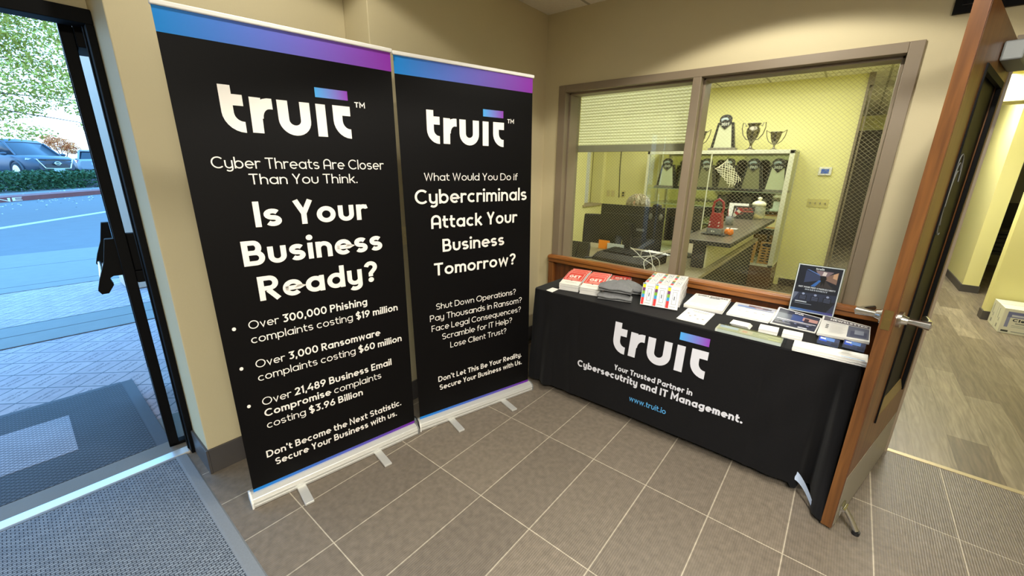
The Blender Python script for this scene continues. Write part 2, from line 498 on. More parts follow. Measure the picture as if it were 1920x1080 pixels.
# ------------------------------------------------------------------ mesh builder
class MB:
    def __init__(self):
        self.v, self.f, self.m, self.s, self.c = [], [], [], [], []

    def face(self, pts, mi=0, smooth=False, col=(1, 1, 1, 1)):
        k = len(self.v)
        self.v += [tuple(p) for p in pts]
        self.f.append(tuple(range(k, k + len(pts))))
        self.m.append(mi)
        self.s.append(smooth)
        self.c.append(col)

    def grid(self, rows, mi=0, smooth=True, col=(1, 1, 1, 1), close_u=False, close_v=False):
        k = len(self.v)
        nr, nc = len(rows), len(rows[0])
        for r in rows:
            self.v += [tuple(p) for p in r]
        for i in range(nr if close_v else nr - 1):
            for j in range(nc if close_u else nc - 1):
                a, b = k + i * nc + j, k + i * nc + (j + 1) % nc
                i2 = (i + 1) % nr
                d, e = k + i2 * nc + j, k + i2 * nc + (j + 1) % nc
                self.f.append((a, b, e, d))
                self.m.append(mi)
                self.s.append(smooth)
                self.c.append(col)
        return self

    def box(self, x0, x1, y0, y1, z0, z1, mi=0, T=None, col=(1, 1, 1, 1), cols=None):
        p = [(x0, y0, z0), (x1, y0, z0), (x1, y1, z0), (x0, y1, z0), (x0, y0, z1), (x1, y0, z1), (x1, y1, z1), (x0, y1, z1)]
        if T:
            p = [tuple(T @ Vector(q)) for q in p]
        k = len(self.v)
        self.v += p
        for i, f in enumerate([(0, 3, 2, 1), (4, 5, 6, 7), (0, 1, 5, 4), (1, 2, 6, 5), (2, 3, 7, 6), (3, 0, 4, 7)]):
            self.f.append(tuple(k + q for q in f))
            self.m.append(mi)
            self.s.append(False)
            self.c.append(cols[i] if cols and cols[i] else col)
        return self

    def loft(self, rings, mi=0, smooth=True, caps=True, col=(1, 1, 1, 1)):
        self.grid(rings, mi, smooth, col, close_u=True)
        if caps:
            self.face(list(reversed(rings[0])), mi, False, col)
            self.face(rings[-1], mi, False, col)
        return self

    def cyl(self, p0, p1, r, n=16, mi=0, r2=None, col=(1, 1, 1, 1)):
        return self.tube([p0, p1], [r, r if r2 is None else r2], n, mi, col=col)

    def tube(self, pts, r, n=10, mi=0, smooth=True, col=(1, 1, 1, 1), caps=True):
        pts = [Vector(p) for p in pts]
        if not isinstance(r, (list, tuple)):
            r = [r] * len(pts)
        rings = []
        up = None
        for i, p in enumerate(pts):
            t = (pts[min(i + 1, len(pts) - 1)] - pts[max(i - 1, 0)])
            if t.length < 1e-9:
                t = Vector((0, 0, 1))
            t.normalize()
            if up is None:
                up = Vector((0, 0, 1)) if abs(t.z) < 0.9 else Vector((1, 0, 0))
            a = t.cross(up)
            if a.length < 1e-6:
                a = t.cross(Vector((0, 1, 0)))
            a.normalize()
            b = a.cross(t)
            up = b
            rings.append([p + a * (math.cos(q * 2 * PI / n) * r[i]) + b * (math.sin(q * 2 * PI / n) * r[i]) for q in range(n)])
        return self.loft(rings, mi, smooth, caps, col)

    def lathe(self, prof, c=(0, 0, 0), n=24, mi=0, col=(1, 1, 1, 1), caps=True, squash=1.0):
        rings = [[(c[0] + r * math.cos(q * 2 * PI / n), c[1] + squash * r * math.sin(q * 2 * PI / n), c[2] + z) for q in range(n)] for r, z in prof]
        return self.loft(rings, mi, True, caps, col)

    def prism(self, poly, fn, d0, d1, mi=0, smooth=False, col=(1, 1, 1, 1)):
        """poly of 2-D points, fn(u, v, d) -> 3-D"""
        a = [fn(u, v, d0) for u, v in poly]
        b = [fn(u, v, d1) for u, v in poly]
        self.face(list(reversed(a)), mi, False, col)
        self.face(b, mi, False, col)
        n = len(poly)
        self.grid([a, b], mi, smooth, col, close_u=True)
        return self

    def ball(self, c, r, n=16, mi=0, col=(1, 1, 1, 1)):
        if not isinstance(r, (list, tuple)):
            r = (r, r, r)
        m = n // 2
        rings = []
        for i in range(1, m):
            t = PI * i / m
            rings.append([(c[0] + r[0] * math.sin(t) * math.cos(q * 2 * PI / n), c[1] + r[1] * math.sin(t) * math.sin(q * 2 * PI / n), c[2] - r[2] * math.cos(t)) for q in range(n)])
        self.loft(rings, mi, True, False, col)
        for ring, zz, rev in ((rings[0], -1, True), (rings[-1], 1, False)):
            tip = (c[0], c[1], c[2] + zz * r[2])
            for q in range(n):
                a, b = ring[q], ring[(q + 1) % n]
                self.face([b, a, tip] if rev else [a, b, tip], mi, True, col)
        return self

    def build(self, name, mats, parent=None, bevel=0.0, seg=2, weld=False, subsurf=0):
        me = bpy.data.meshes.new(name)
        me.from_pydata(self.v, [], self.f)
        for mm in (mats if isinstance(mats, (list, tuple)) else [mats]):
            me.materials.append(mm)
        me.polygons.foreach_set('material_index', self.m)
        me.polygons.foreach_set('use_smooth', self.s)
        if any(c != (1, 1, 1, 1) for c in self.c):
            ca = me.color_attributes.new('Col', 'FLOAT_COLOR', 'CORNER')
            buf = []
            for f, c in zip(self.f, self.c):
                if isinstance(c, list):
                    for q in c:
                        buf += list(q)
                else:
                    buf += list(c) * len(f)
            ca.data.foreach_set('color', buf)
        me.update()
        o = bpy.data.objects.new(name, me)
        COL.objects.link(o)
        if parent:
            o.parent = parent
        if weld:
            w = o.modifiers.new('weld', 'WELD')
            w.merge_threshold = 0.0001
        if bevel:
            b = o.modifiers.new('bevel', 'BEVEL')
            b.width = bevel
            b.segments = seg
            b.limit_method = 'ANGLE'
            b.angle_limit = math.radians(40)
        if subsurf:
            q = o.modifiers.new('subsurf', 'SUBSURF')
            q.levels = q.render_levels = subsurf
        return o


def tag(o, label=None, cat=None, group=None, kind=None):
    if label:
        o['label'] = label
    if cat:
        o['category'] = cat
    if group:
        o['group'] = group
    if kind:
        o['kind'] = kind
    return o


def thing(name, label, cat, loc=(0, 0, 0), rotz=0.0, group=None):
    o = bpy.data.objects.new(name, None)
    o.empty_display_size = 0.05
    o.location = loc
    o.rotation_euler = (0, 0, rotz)
    COL.objects.link(o)
    return tag(o, label, cat, group)


def struct(o, label=None):
    o['kind'] = 'structure'
    if label:
        o['label'] = label
    return o


def dup(root, loc=None, rotz=None, label=None):
    r = root.copy()
    COL.objects.link(r)
    if loc is not None:
        r.location = loc
    if rotz is not None:
        r.rotation_euler = (0, 0, rotz)
    if label:
        r['label'] = label
    for ch in list(root.children):
        c = ch.copy()
        COL.objects.link(c)
        c.parent = r
        for g in list(ch.children):
            d = g.copy()
            COL.objects.link(d)
            d.parent = c
    return r


# ------------------------------------------------------------------ lettering: a round geometric stroke alphabet
def arc(cx, cy, rx, ry, a0, a1, n=None):
    n = n or max(4, int(abs(a1 - a0) / 15))
    return [(cx + rx * math.cos(math.radians(a0 + (a1 - a0) * i / n)), cy + ry * math.sin(math.radians(a0 + (a1 - a0) * i / n))) for i in range(n + 1)]


def glyph(ch, w):
    """strokes [(points, closed)] and advance; cap height 1, x-height .7, stroke width w"""
    h = w / 2
    X = 0.70
    T = 1.0
    R = 0.34
    W = 2 * R
    bowl = (arc(R, X / 2, R - h, X / 2 - h, 0, 360, 28)[:-1], True)
    hook = arc(R, 0.0, R - h, 0.27 - h, 0, -140, 9)
    if ch == ' ':
        return [], 0.30
    if ch == 'o':
        return [bowl], W
    if ch == 'a':
        return [bowl, ([(W - h, X), (W - h, 0)], 0)], W
    if ch == 'b':
        return [bowl, ([(h, T), (h, 0)], 0)], W
    if ch == 'd':
        return [bowl, ([(W - h, T), (W - h, 0)], 0)], W
    if ch == 'p':
        return [bowl, ([(h, X), (h, -0.27)], 0)], W
    if ch == 'q':
        return [bowl, ([(W - h, X), (W - h, -0.27)], 0)], W
    if ch == 'g':
        return [bowl, ([(W - h, X)] + hook, 0)], W
    if ch == 'c':
        return [(arc(R, X / 2, R - h, X / 2 - h, 48, 312, 20), 0)], W * 0.88
    if ch == 'e':
        return [([(h, X / 2), (W - h, X / 2)] + arc(R, X / 2, R - h, X / 2 - h, 0, 315, 22), 0)], W
    if ch == 'h' or ch == 'n':
        r = 0.30
        return [([(h, T if ch == 'h' else X), (h, 0)], 0), (arc(r, X - r, r - h, r - h, 180, 0, 12) + [(2 * r - h, 0)], 0)], 0.60
    if ch == 'm':
        r = 0.26
        return [([(h, X), (h, 0)], 0), (arc(r, X - r, r - h, r - h, 180, 0, 12) + [(2 * r - h, 0)], 0),
                (arc(3 * r - w, X - r, r - h, r - h, 180, 0, 12) + [(4 * r - w - h, 0)], 0)], 4 * r - w
    if ch == 'i':
        return [([(h, X), (h, 0)], 0), (arc(h, X + 0.10 + w * 0.65, w * 0.31, w * 0.31, 0, 360, 12)[:-1], 'dot')], w
    if ch == 'k':
        return [([(h, T), (h, 0)], 0), ([(h, 0.27), (0.50, X)], 0), ([(0.22, 0.40), (0.54, 0)], 0)], 0.56
    if ch == 'l':
        return [([(h, T), (h, 0)], 0)], w
    if ch == 'r':
        r = 0.28
        return [([(h, X), (h, 0)], 0), (arc(r, X - r, r - h, r - h, 180, 62, 9) + [(0.44, X - h)], 0)], 0.42
    if ch == 's':
        q = (X - w) / 4
        c = 0.27
        return [(arc(c, X - h - q, c - h, q, 32, 270, 12) + arc(c, h + q, c - h, q, 90, -148, 12)[1:], 0)], 0.54
    if ch == 't':
        x = 0.15
        return [([(x, 0.92), (x, 0.24)] + arc(x + 0.22, 0.24, 0.22, 0.24 - h, 180, 270, 6)[1:] + [(0.42, h)], 0), ([(0, X - h), (0.42, X - h)], 0)], 0.42
    if ch == 'u':
        r = 0.30
        return [([(h, X)] + arc(r, r, r - h, r - h, 180, 360, 14) + [(2 * r - h, X)], 0)], 0.60
    if ch == 'v':
        return [([(h * 1.1, X), (0.30, h * 0.9), (0.60 - h * 1.1, X)], 0)], 0.60
    if ch == 'w':
        return [([(h, X), (0.24, h), (0.45, X - h * 0.8), (0.66, h), (0.90 - h, X)], 0)], 0.90
    if ch == 'x':
        return [([(h, X), (0.54 - h, 0)], 0), ([(0.54 - h, X), (h, 0)], 0)], 0.54
    if ch == 'y':
        r = 0.30
        return [([(h, X)] + arc(r, r, r - h, r - h, 180, 330, 12), 0), ([(0.60 - h, X)] + arc(r, 0.0, r - h, 0.27 - h, 0, -140, 9), 0)], 0.60
    if ch == 'z':
        return [([(0.04, X - h), (0.5, X - h), (0.05, h), (0.54, h)], 0)], 0.56
    if ch == 'f':
        x = 0.15
        return [([(x, 0), (x, 0.78)] + arc(x + 0.2, 0.78, 0.2, 0.22 - h, 180, 80, 6)[1:] + [(0.42, T - h)], 0), ([(0, X - h), (0.40, X - h)], 0)], 0.40
    if ch == 'A':
        return [([(h, 0)] + arc(0.36, 0.62, 0.36 - h, 0.38 - h, 180, 0, 14) + [(0.72 - h, 0)], 0), ([(h, 0.36), (0.72 - h, 0.36)], 0)], 0.72
    if ch == 'B':
        return [([(h, 0), (h, T)], 0), ([(h, T - h)] + arc(0.36, 0.755 - h / 2, 0.24 - h, 0.245 - h / 2, 90, -90, 10) + [(h, 0.51)], 0),
                ([(h, 0.51)] + arc(0.39, 0.255 + h / 2, 0.28 - h, 0.255 - h / 2, 90, -90, 10) + [(h, h)], 0)], 0.67
    if ch == 'C':
        return [(arc(0.48, 0.5, 0.48 - h, 0.5 - h, 45, 315, 24), 0)], 0.84
    if ch == 'D':
        return [([(h, h), (0.30, h)] + arc(0.34, 0.5, 0.46 - h, 0.5 - h, -85, 85, 16) + [(0.30, T - h), (h, T - h)], 1)], 0.80
    if ch == 'E':
        return [([(0.56, T - h), (h, T - h), (h, h), (0.56, h)], 0), ([(h, 0.5), (0.52, 0.5)], 0)], 0.58
    if ch == 'F':
        return [([(0.54, T - h), (h, T - h), (h, 0)], 0), ([(h, 0.5), (0.48, 0.5)], 0)], 0.54
    if ch == 'G':
        return [(arc(0.48, 0.5, 0.48 - h, 0.5 - h, 45, 358, 26) + [(0.52, 0.48)], 0)], 0.94
    if ch == 'H':
        return [([(h, 0), (h, T)], 0), ([(0.72 - h, 0), (0.72 - h, T)], 0), ([(h, 0.5), (0.72 - h, 0.5)], 0)], 0.72
    if ch == 'I':
        return [([(h, 0), (h, T)], 0)], w
    if ch == 'K':
        return [([(h, 0), (h, T)], 0), ([(h, 0.40), (0.58, T)], 0), ([(0.24, 0.55), (0.64, 0)], 0)], 0.66
    if ch == 'L':
        return [([(h, T), (h, h), (0.52, h)], 0)], 0.54
    if ch == 'M':
        return [([(h, 0), (h, T - 0.02), (0.45, 0.36), (0.90 - h, T - 0.02), (0.90 - h, 0)], 0)], 0.90
    if ch == 'N':
        return [([(h, 0), (h, T - 0.04), (0.74 - h, 0.04), (0.74 - h, T)], 0)], 0.74
    if ch == 'O':
        return [(arc(0.50, 0.5, 0.50 - h, 0.5 - h, 0, 360, 32)[:-1], 1)], 1.0
    if ch == 'P' or ch == 'R':
        st = [([(h, 0), (h, T)], 0), ([(h, T - h)] + arc(0.36, 0.70, 0.28 - h, 0.30 - h, 90, -90, 12) + [(h, 0.40 + h)], 0)]
        if ch == 'R':
            st.append(([(0.30, 0.42), (0.60, 0)], 0))
        return st, 0.66
    if ch == 'S':
        q = (T - w) / 4
        c = 0.32
        return [(arc(c, T - h - q, c - h, q, 30, 270, 14) + arc(c, h + q, c - h, q, 90, -150, 14)[1:], 0)], 0.64
    if ch == 'T':
        return [([(0, T - h), (0.66, T - h)], 0), ([(0.33, T), (0.33, 0)], 0)], 0.66
    if ch == 'U':
        return [([(h, T)] + arc(0.35, 0.36, 0.35 - h, 0.36 - h, 180, 360, 14) + [(0.70 - h, T)], 0)], 0.70
    if ch == 'V':
        return [([(h, T), (0.36, h), (0.72 - h, T)], 0)], 0.72
    if ch == 'W':
        return [([(h, T), (0.28, h), (0.52, T - h), (0.76, h), (1.04 - h, T)], 0)], 1.04
    if ch == 'Y':
        return [([(h, T), (0.34, 0.44)], 0), ([(0.68 - h, T), (0.34, 0.44), (0.34, 0)], 0)], 0.68
    if ch == '0':
        return [(arc(0.35, 0.5, 0.35 - h, 0.5 - h, 0, 360, 28)[:-1], 1)], 0.70
    if ch == '1':
        return [([(0.02, 0.80), (0.28 - h, T - h * 0.9), (0.28 - h, 0)], 0)], 0.30
    if ch == '2':
        return [(arc(0.30, 0.70, 0.30 - h, 0.30 - h, 165, -35, 14) + [(0.08, h), (0.60, h)], 0)], 0.62
    if ch == '3':
        return [([(0.06, T - h), (0.54, T - h), (0.30, 0.60)] + arc(0.28, 0.32, 0.32 - h, 0.32 - h, 75, -140, 16), 0)], 0.62
    if ch == '4':
        return [([(0.44, T), (0.06, 0.28 + h), (0.66, 0.28 + h)], 0), ([(0.50, 0.55), (0.50, 0)], 0)], 0.66
    if ch == '5':
        return [([(0.54, T - h), (0.12, T - h), (0.09, 0.52)] + arc(0.28, 0.33, 0.32 - h, 0.33 - h, 110, -145, 16), 0)], 0.62
    if ch == '6' or ch == '9':
        st = [(arc(0.32, 0.32, 0.32 - h, 0.32 - h, 0, 360, 26)[:-1], 1), ([(0.47, T - h * 0.4), (0.32 - (0.32 - h) * 0.93, 0.32 + (0.32 - h) * 0.42)], 0)]
        if ch == '9':
            st = [([(0.64 - x, 1 - y) for x, y in s], c) for s, c in st]
        return st, 0.64
    if ch == '7':
        return [([(0.02, T - h), (0.56, T - h), (0.20, 0)], 0)], 0.58
    if ch == '8':
        return [(arc(0.31, 0.74 - h / 2, 0.27 - h, 0.26 - h / 2, 0, 360, 20)[:-1], 1), (arc(0.31, 0.24 + h / 2, 0.31 - h, 0.24 - h / 2 + 0.02, 0, 360, 24)[:-1], 1)], 0.62
    if ch == '$':
        s, a = glyph('S', w)
        return s + [([(0.32, 1.13), (0.32, -0.13)], 0)], a
    if ch == '.':
        return [(arc(w * 0.6, w * 0.6, w * 0.31, w * 0.31, 0, 360, 12)[:-1], 'dot')], w * 1.2
    if ch == ',':
        return [([(w * 0.75, w * 1.1), (w * 0.35, -0.16)], 0)], w * 1.2
    if ch == "'":
        return [([(h, 1.02), (h, 0.72)], 0)], w
    if ch == '?':
        return [(arc(0.28, 0.72, 0.28 - h, 0.28 - h, 170, -40, 14) + [(0.27, 0.42), (0.27, 0.28)], 0), (arc(0.27, w * 0.62, w * 0.31, w * 0.31, 0, 360, 12)[:-1], 'dot')], 0.56
    if ch == ':':
        return [(arc(w * 0.6, w * 0.6, w * 0.31, w * 0.31, 0, 360, 12)[:-1], 'dot'), (arc(w * 0.6, 0.6, w * 0.31, w * 0.31, 0, 360, 12)[:-1], 'dot')], w * 1.2
    return [], 0.4


def ribbon(pts, w, closed):
    n = len(pts)
    L, Rr = [], []
    for i in range(n):
        p = Vector(pts[i])
        a = Vector(pts[i - 1]) if (i > 0 or closed) else None
        b = Vector(pts[(i + 1) % n]) if (i < n - 1 or closed) else None
        d1 = (p - a).normalized() if a is not None else (b - p).normalized()
        d2 = (b - p).normalized() if b is not None else d1
        n1, n2 = Vector((-d1.y, d1.x)), Vector((-d2.y, d2.x))
        m = n1 + n2
        if m.length < 1e-4:
            m = n1
        m.normalize()
        k = (w / 2) / max(0.42, m.dot(n1))
        L.append(p + m * k)
        Rr.append(p - m * k)
    q = [(Rr[i], Rr[i + 1], L[i + 1], L[i]) for i in range(n - 1)]
    if closed:
        q.append((Rr[-1], Rr[0], L[0], L[-1]))
    return q


def text(mb, segs, u0, u1, base, cap, fn, mi=0, col=(1, 1, 1, 1), gap=0.10):
    """segs [(string, weight)], fitted between u0 and u1 on the baseline, fn(u, v, layer) -> point"""
    if isinstance(segs, str):
        segs = [(segs, 0.12)]
    x = 0.0
    items = []
    last = 0
    for s, w in segs:
        for ch in s:
            st, adv = glyph(ch, w)
            items.append((x, st, w))
            last = x + adv
            x += adv + (gap if ch != ' ' else 0.0)
    sx = (u1 - u0) / last
    layer = 0
    for x0, st, w in items:
        for pts, cl in st:
            layer = (layer + 1) % 4
            if cl == 'dot':
                cx = sum(p[0] for p in pts) / len(pts)
                cy = sum(p[1] for p in pts) / len(pts)
                pp = [(cx + (p[0] - cx) * 2.1, cy + (p[1] - cy) * 2.1) for p in pts]
                mb.face([fn(u0 + (x0 + a) * sx, base + b * cap, layer) for a, b in pp], mi, False, col)
                continue
            for q in ribbon(pts, w, bool(cl)):
                mb.face([fn(u0 + (x0 + p.x) * sx, base + p.y * cap, layer) for p in q], mi, False, col)


def poly_logo(mb, u0, u1, base, top_asc, fn, mi, col, bar=True, tm=False, gmi=None):
    """the word mark: width u0..u1, baseline, ascender top"""
    sx = (u1 - u0) / 0.498
    sy = (top_asc - base) / 0.170
    w = 0.0405
    h = w / 2

    def F(x, y, l):
        return fn(u0 + x * sx, base + y * sy, l)
    paths = [
        [(h, 0.170), (h, 0.072)] + arc(h + 0.052, 0.072, 0.052, 0.072 - h, 180, 270, 7)[1:] + [(0.0745, h)],
        [(h, 0.1190), (0.0760, 0.1190)],
        [(0.0985 + h, 0.136), (0.0960 + h, 0.002)],
        [(0.1010 + h, 0.060)] + arc(0.1010 + h + 0.046, 0.060, 0.046, 0.0565, 180, 95, 6)[1:] + [(0.1790, 0.1165)],
        [(0.1965 + h, 0.136), (0.1965 + h, 0.062)] + arc(0.2600, 0.062, 0.0635 - h, 0.062 - h, 180, 360, 14)[1:] + [(0.3235 - h, 0.136)],
        [(0.3485 + h, 0.136), (0.3485 + h, 0.002)],
        [(0.4980, 0.1175), (0.4205 + h, 0.1175), (0.4205 + h, 0.075)] + arc(0.4205 + h + 0.052, 0.075, 0.052, 0.075 - h, 180, 270, 7)[1:] + [(0.4965, h)],
    ]
    for i, p in enumerate(paths):
        for q in ribbon(p, w, False):
            mb.face([F(a.x, a.y, i % 4) for a in q], mi, False, col)
    if bar:
        n = 14
        x0, x1, y0, y1 = 0.352, 0.493, 0.163, 0.202
        c0, c1 = Vector(S(78, 166, 232)[:3]), Vector(S(140, 62, 176)[:3])
        for i in range(n):
            a, b = i / n, (i + 1) / n
            ca = tuple(c0.lerp(c1, a)) + (1,)
            cb = tuple(c0.lerp(c1, b)) + (1,)
            mb.face([F(x0 + (x1 - x0) * a, y0, 0), F(x0 + (x1 - x0) * b, y0, 0), F(x0 + (x1 - x0) * b, y1, 0), F(x0 + (x1 - x0) * a, y1, 0)],
                    mi if gmi is None else gmi, False, [ca, cb, cb, ca])
    if tm:
        text(mb, [('TM', 0.17)], u0 + 0.522 * sx, u0 + 0.571 * sx, base + 0.138 * sy, 0.023 * sy, fn, mi, col, 0.12)


# ================================================================== the setting
WY = 1.205      # lobby side of the window wall
WT = 0.22       # its thickness
CZ = 2.74       # ceiling height

b = MB()
b.box(-0.90, 6.0, -6.0, WY + 0.035, -0.12, 0.0)
struct(b.build('floor', MT['tile']))
b = MB()
b.box(-3.2, 8.0, WY + 0.035, 12.0, -0.12, 0.0)
struct(b.build('floor_hall', MT['plank']))
b = MB()
b.box(2.12, 6.0, WY + 0.006, WY + 0.038, -0.01, 0.003)
struct(b.build('trim_threshold', mat('pale_metal_strip', S(186, 172, 136), 0.4, 0.4)))
b = MB()
b.box(-3.2, 8.0, -6.0, 12.0, CZ, CZ + 0.1)
struct(b.build('ceiling', mat_tiles('ceiling_tile', S(226, 220, 200), S(218, 212, 192), S(168, 162, 138), 0.61, 0.61, 0.012, rough=0.9, mottle=0.05, msc=60)))

# entrance side wall: pier, jog, recess above the door frame
b = MB()
b.box(-1.10, -0.59, -1.421, -0.418, 0, CZ)
b.box(-1.10, -0.365, -0.418, WY + WT, 0, CZ)
b.box(-1.10, -0.90, -3.60, -1.421, 2.192, CZ)
b.box(-1.10, -0.59, -6.0, -3.60, 0, CZ)
struct(b.build('wall_left', MT['paint'], bevel=0.004))
b = MB()
b.box(-0.885, -0.578, -1.433, -1.421, 0, 0.142)
b.box(-0.59, -0.578, -1.421, -0.430, 0, 0.142)
b.box(-0.59, -0.353, -0.430, -0.418, 0, 0.142)
b.box(-0.365, -0.353, -0.418, WY, 0, 0.142)
b.box(-0.353, -0.235, WY - 0.012, WY, 0, 0.142)
struct(b.build('baseboard_left', MT['base_tile'], bevel=0.002))

# window wall with the office window and the hall doorway
FX0, FX1, FZ0, FZ1 = -0.225, 1.897, 0.770, 2.216
b = MB()
b.box(-1.10, FX0, WY, WY + WT, 0, CZ)
b.box(FX0, FX1, WY, WY + WT, 0, FZ0)
b.box(FX0, FX1, WY, WY + WT, FZ1, CZ)
b.box(FX1, 2.20, WY, WY + WT, 0, CZ)
b.box(2.20, 4.10, WY, WY + WT, 2.165, CZ)
b.box(4.10, 6.0, WY, WY + WT, 0, CZ)
struct(b.build('wall_back', MT['paint']))
# the rest of the lobby, behind and beside the camera
b = MB()
b.box(-1.10, 6.1, -6.1, -6.0, 0, CZ)
struct(b.build('wall_front', MT['paint']))
b = MB()
b.box(6.0, 6.1, -6.0, WY, 0, CZ)
struct(b.build('wall_right', MT['paint']))

# window frame
w1 = struct(thing('window_1', None, None))
w1['label'] = 'wide two-pane office window with taupe metal frame and wire glass'
fr = MB()
X0, X1, Z0, Z1 = -0.160, 1.838, 0.792, 2.165
MX0, MX1 = 0.813, 0.866
for (a, c, d, e) in ((FX0, X0, FZ0, FZ1), (X1, FX1, FZ0, FZ1), (MX0, MX1, Z0, Z1), (X0, X1, FZ0, Z0), (X0, X1, Z1, FZ1)):
    fr.box(a, c, WY - 0.012 if e > 0.9 else WY + 0.001, WY + WT + 0.012, d, e)
fr.build('window_frame', MT['taupe'], w1, bevel=0.003)
for (a, c) in ((X0, MX0), (MX1, X1)):
    st = MB()
    y0, y1, k = WY + 0.05, WY + 0.17, 0.014
    st.box(a, a + k, y0, y1, Z0, Z1)
    st.box(c - k, c, y0, y1, Z0, Z1)
    st.box(a, c, y0, y1, Z0, Z0 + k)
    st.box(a, c, y0, y1, Z1 - k, Z1)
    st.build('glazing_stop', MT['taupe'], w1, bevel=0.002)
    gl = MB()
    gl.box(a + 0.002, c - 0.002, WY + 0.176, WY + 0.182, Z0, Z1)
    g = gl.build('glass_pane', MT['glass'], w1)
    wr = MB()
    yw, hw, sp = WY + 0.1745, 0.00052, 0.027
    W_, H_ = c - a, Z1 - Z0
    for slope in (1, -1):
        t = -H_ * 1.12
        while t < W_ + H_ * 1.12:
            # line x = t + slope*(z)*1.12
            pts = []
            for z in (0, H_):
                pts.append((t + (1.12 * z if slope > 0 else 1.12 * (H_ - z)), z))
            (xa, za), (xb, zb) = pts
            f0, f1 = 0.0, 1.0
            dx = xb - xa
            lo, hi = sorted(((0 - xa) / dx, (W_ - xa) / dx))
            f0, f1 = max(f0, lo), min(f1, hi)
            if f1 - f0 > 0.01:
                p = (xa + dx * f0, za + (zb - za) * f0)
                q = (xa + dx * f1, za + (zb - za) * f1)
                d = Vector((q[0] - p[0], q[1] - p[1])).normalized()
                nx, nz = -d.y * hw, d.x * hw
                wr.face([(a + p[0] + nx, yw, Z0 + p[1] + nz), (a + q[0] + nx, yw, Z0 + q[1] + nz), (a + q[0] - nx, yw, Z0 + q[1] - nz), (a + p[0] - nx, yw, Z0 + p[1] - nz)])
            t += sp
    wr.build('wire_mesh', MT['wire'], g)

# oak rail and panelling under the window
pn = struct(thing('trim_wainscot', None, None))
pn['label'] = 'varnished oak rail and dark panelling below the office window'
b = MB()
b.box(-0.235, 2.15, WY - 0.055, WY - 0.0, 0.782, 0.846)
b.box(-0.235, 2.15, WY - 0.066, WY - 0.01, 0.815, 0.840)
b.build('top_rail', MT['wood_rail'], pn, bevel=0.007, seg=3)
b = MB()
b.box(-0.235, -0.180, WY - 0.045, WY, 0.0, 0.782)
b.build('end_stile', mat_wood('varnished_oak_stile', S(104, 60, 26), S(140, 86, 40), (14, 14, 1.1), 0.3, 2.4), pn, bevel=0.004)
b = MB()
b.box(-0.180, 2.15, WY - 0.018, WY, 0.0, 0.782)
b.build('recessed_panel', MT['wood_dark'], pn)

# louvred vent over the doorway
vt = thing('wall_vent', 'black louvred vent high on the wall above the doorway', 'vent')
b = MB()
b.box(1.96, 2.86, WY - 0.02, WY - 0.001, 2.306, 2.335)
b.box(1.96, 2.86, WY - 0.02, WY - 0.001, 2.60, 2.63)
b.box(1.96, 1.985, WY - 0.02, WY - 0.001, 2.335, 2.60)
b.box(2.835, 2.86, WY - 0.02, WY - 0.001, 2.335, 2.60)
b.box(1.97, 2.85, WY - 0.002, WY - 0.0005, 2.32, 2.62)
b.build('frame', MT['black_metal'], vt)
b = MB()
for i in range(7):
    z = 2.345 + i * 0.037
    b.box(1.985, 2.835, -0.016, 0.016, -0.0015, 0.0015, T=Matrix.Translation((0, WY - 0.010, z)) @ Matrix.Rotation(math.radians(28), 4, 'X'))
b.build('louvre_slats', mat('charcoal_vent_slat', S(52, 52, 52), 0.4, 0.3), vt)

# entrance doorway: frame, threshold, the leaf that stands open
d1 = struct(thing('door_1', None, None))
d1['label'] = 'black metal entrance door standing open onto the paved walk'
b = MB()
b.box(-0.945, -0.850, -1.449, -1.423, 0, 2.135)
b.box(-0.915, -0.895, -1.455, -1.449, 0, 2.135)
b.box(-0.945, -0.850, -3.60, -1.423, 2.135, 2.192)
b.box(-0.955, -0.865, -3.60, -3.55, 0, 2.135)
b.build('door_frame', MT['black_metal'], d1, bevel=0.003)
TL = Matrix.Translation((-0.985, -1.497, 0)) @ Matrix.Rotation(math.radians(180 - 5.6), 4, 'Z')
b = MB()      # leaf runs along local +x, face towards the lobby is local +y
LW, TH = 0.94, 0.022
b.box(0.0, 0.09, -TH, TH, 0.012, 2.165, T=TL)
b.box(LW - 0.09, LW, -TH, TH, 0.012, 2.165, T=TL)
b.box(0.09, LW - 0.09, -TH, TH, 0.012, 0.20, T=TL)
b.box(0.09, LW - 0.09, -TH, TH, 2.06, 2.165, T=TL)
b.box(0.0, 0.05, -TH - 0.045, TH, 0.012, 0.03, T=TL)
b.build('leaf_frame', MT['black_metal'], d1, bevel=0.003)
b = MB()
b.box(0.09, LW - 0.09, -0.004, 0.004, 0.20, 2.06, T=TL)
b.build('glass_pane', MT['glass'], d1)
b = MB()
b.box(-0.02, 0.20, -TH - 0.065, -TH - 0.001, 2.06, 2.15, T=TL)
b.build('door_closer', MT['black_metal'], d1, bevel=0.004)
bar = None
for xx, nm in ((0.07, 'near'), (0.86, 'far')):
    b = MB()
    pr = [(0.024, 1.03), (0.060, 1.03), (0.075, 1.02), (0.066, 0.985), (0.092, 0.945), (0.118, 0.945), (0.128, 0.965), (0.112, 1.02), (0.082, 1.10), (0.064, 1.185), (0.058, 1.215), (0.024, 1.215)]
    b.prism([(u, v) for u, v in pr], lambda u, v, d: TL @ Vector((d, u, v)), xx - 0.022, xx + 0.022)
    b.build('exit_bar_arm', MT['black_metal'], d1, bevel=0.003)
b = MB()
b.tube([TL @ Vector((0.07, 0.108, 0.972)), TL @ Vector((0.86, 0.108, 0.972))], 0.0125, 14)
b.build('exit_bar', MT['chrome'], d1)
b = MB()
b.box(0.015, 0.06, -TH - 0.052, -TH, 1.05, 1.24, T=TL)
b.box(0.0, 0.05, -TH - 0.075, -TH, 0.99, 1.05, T=TL)
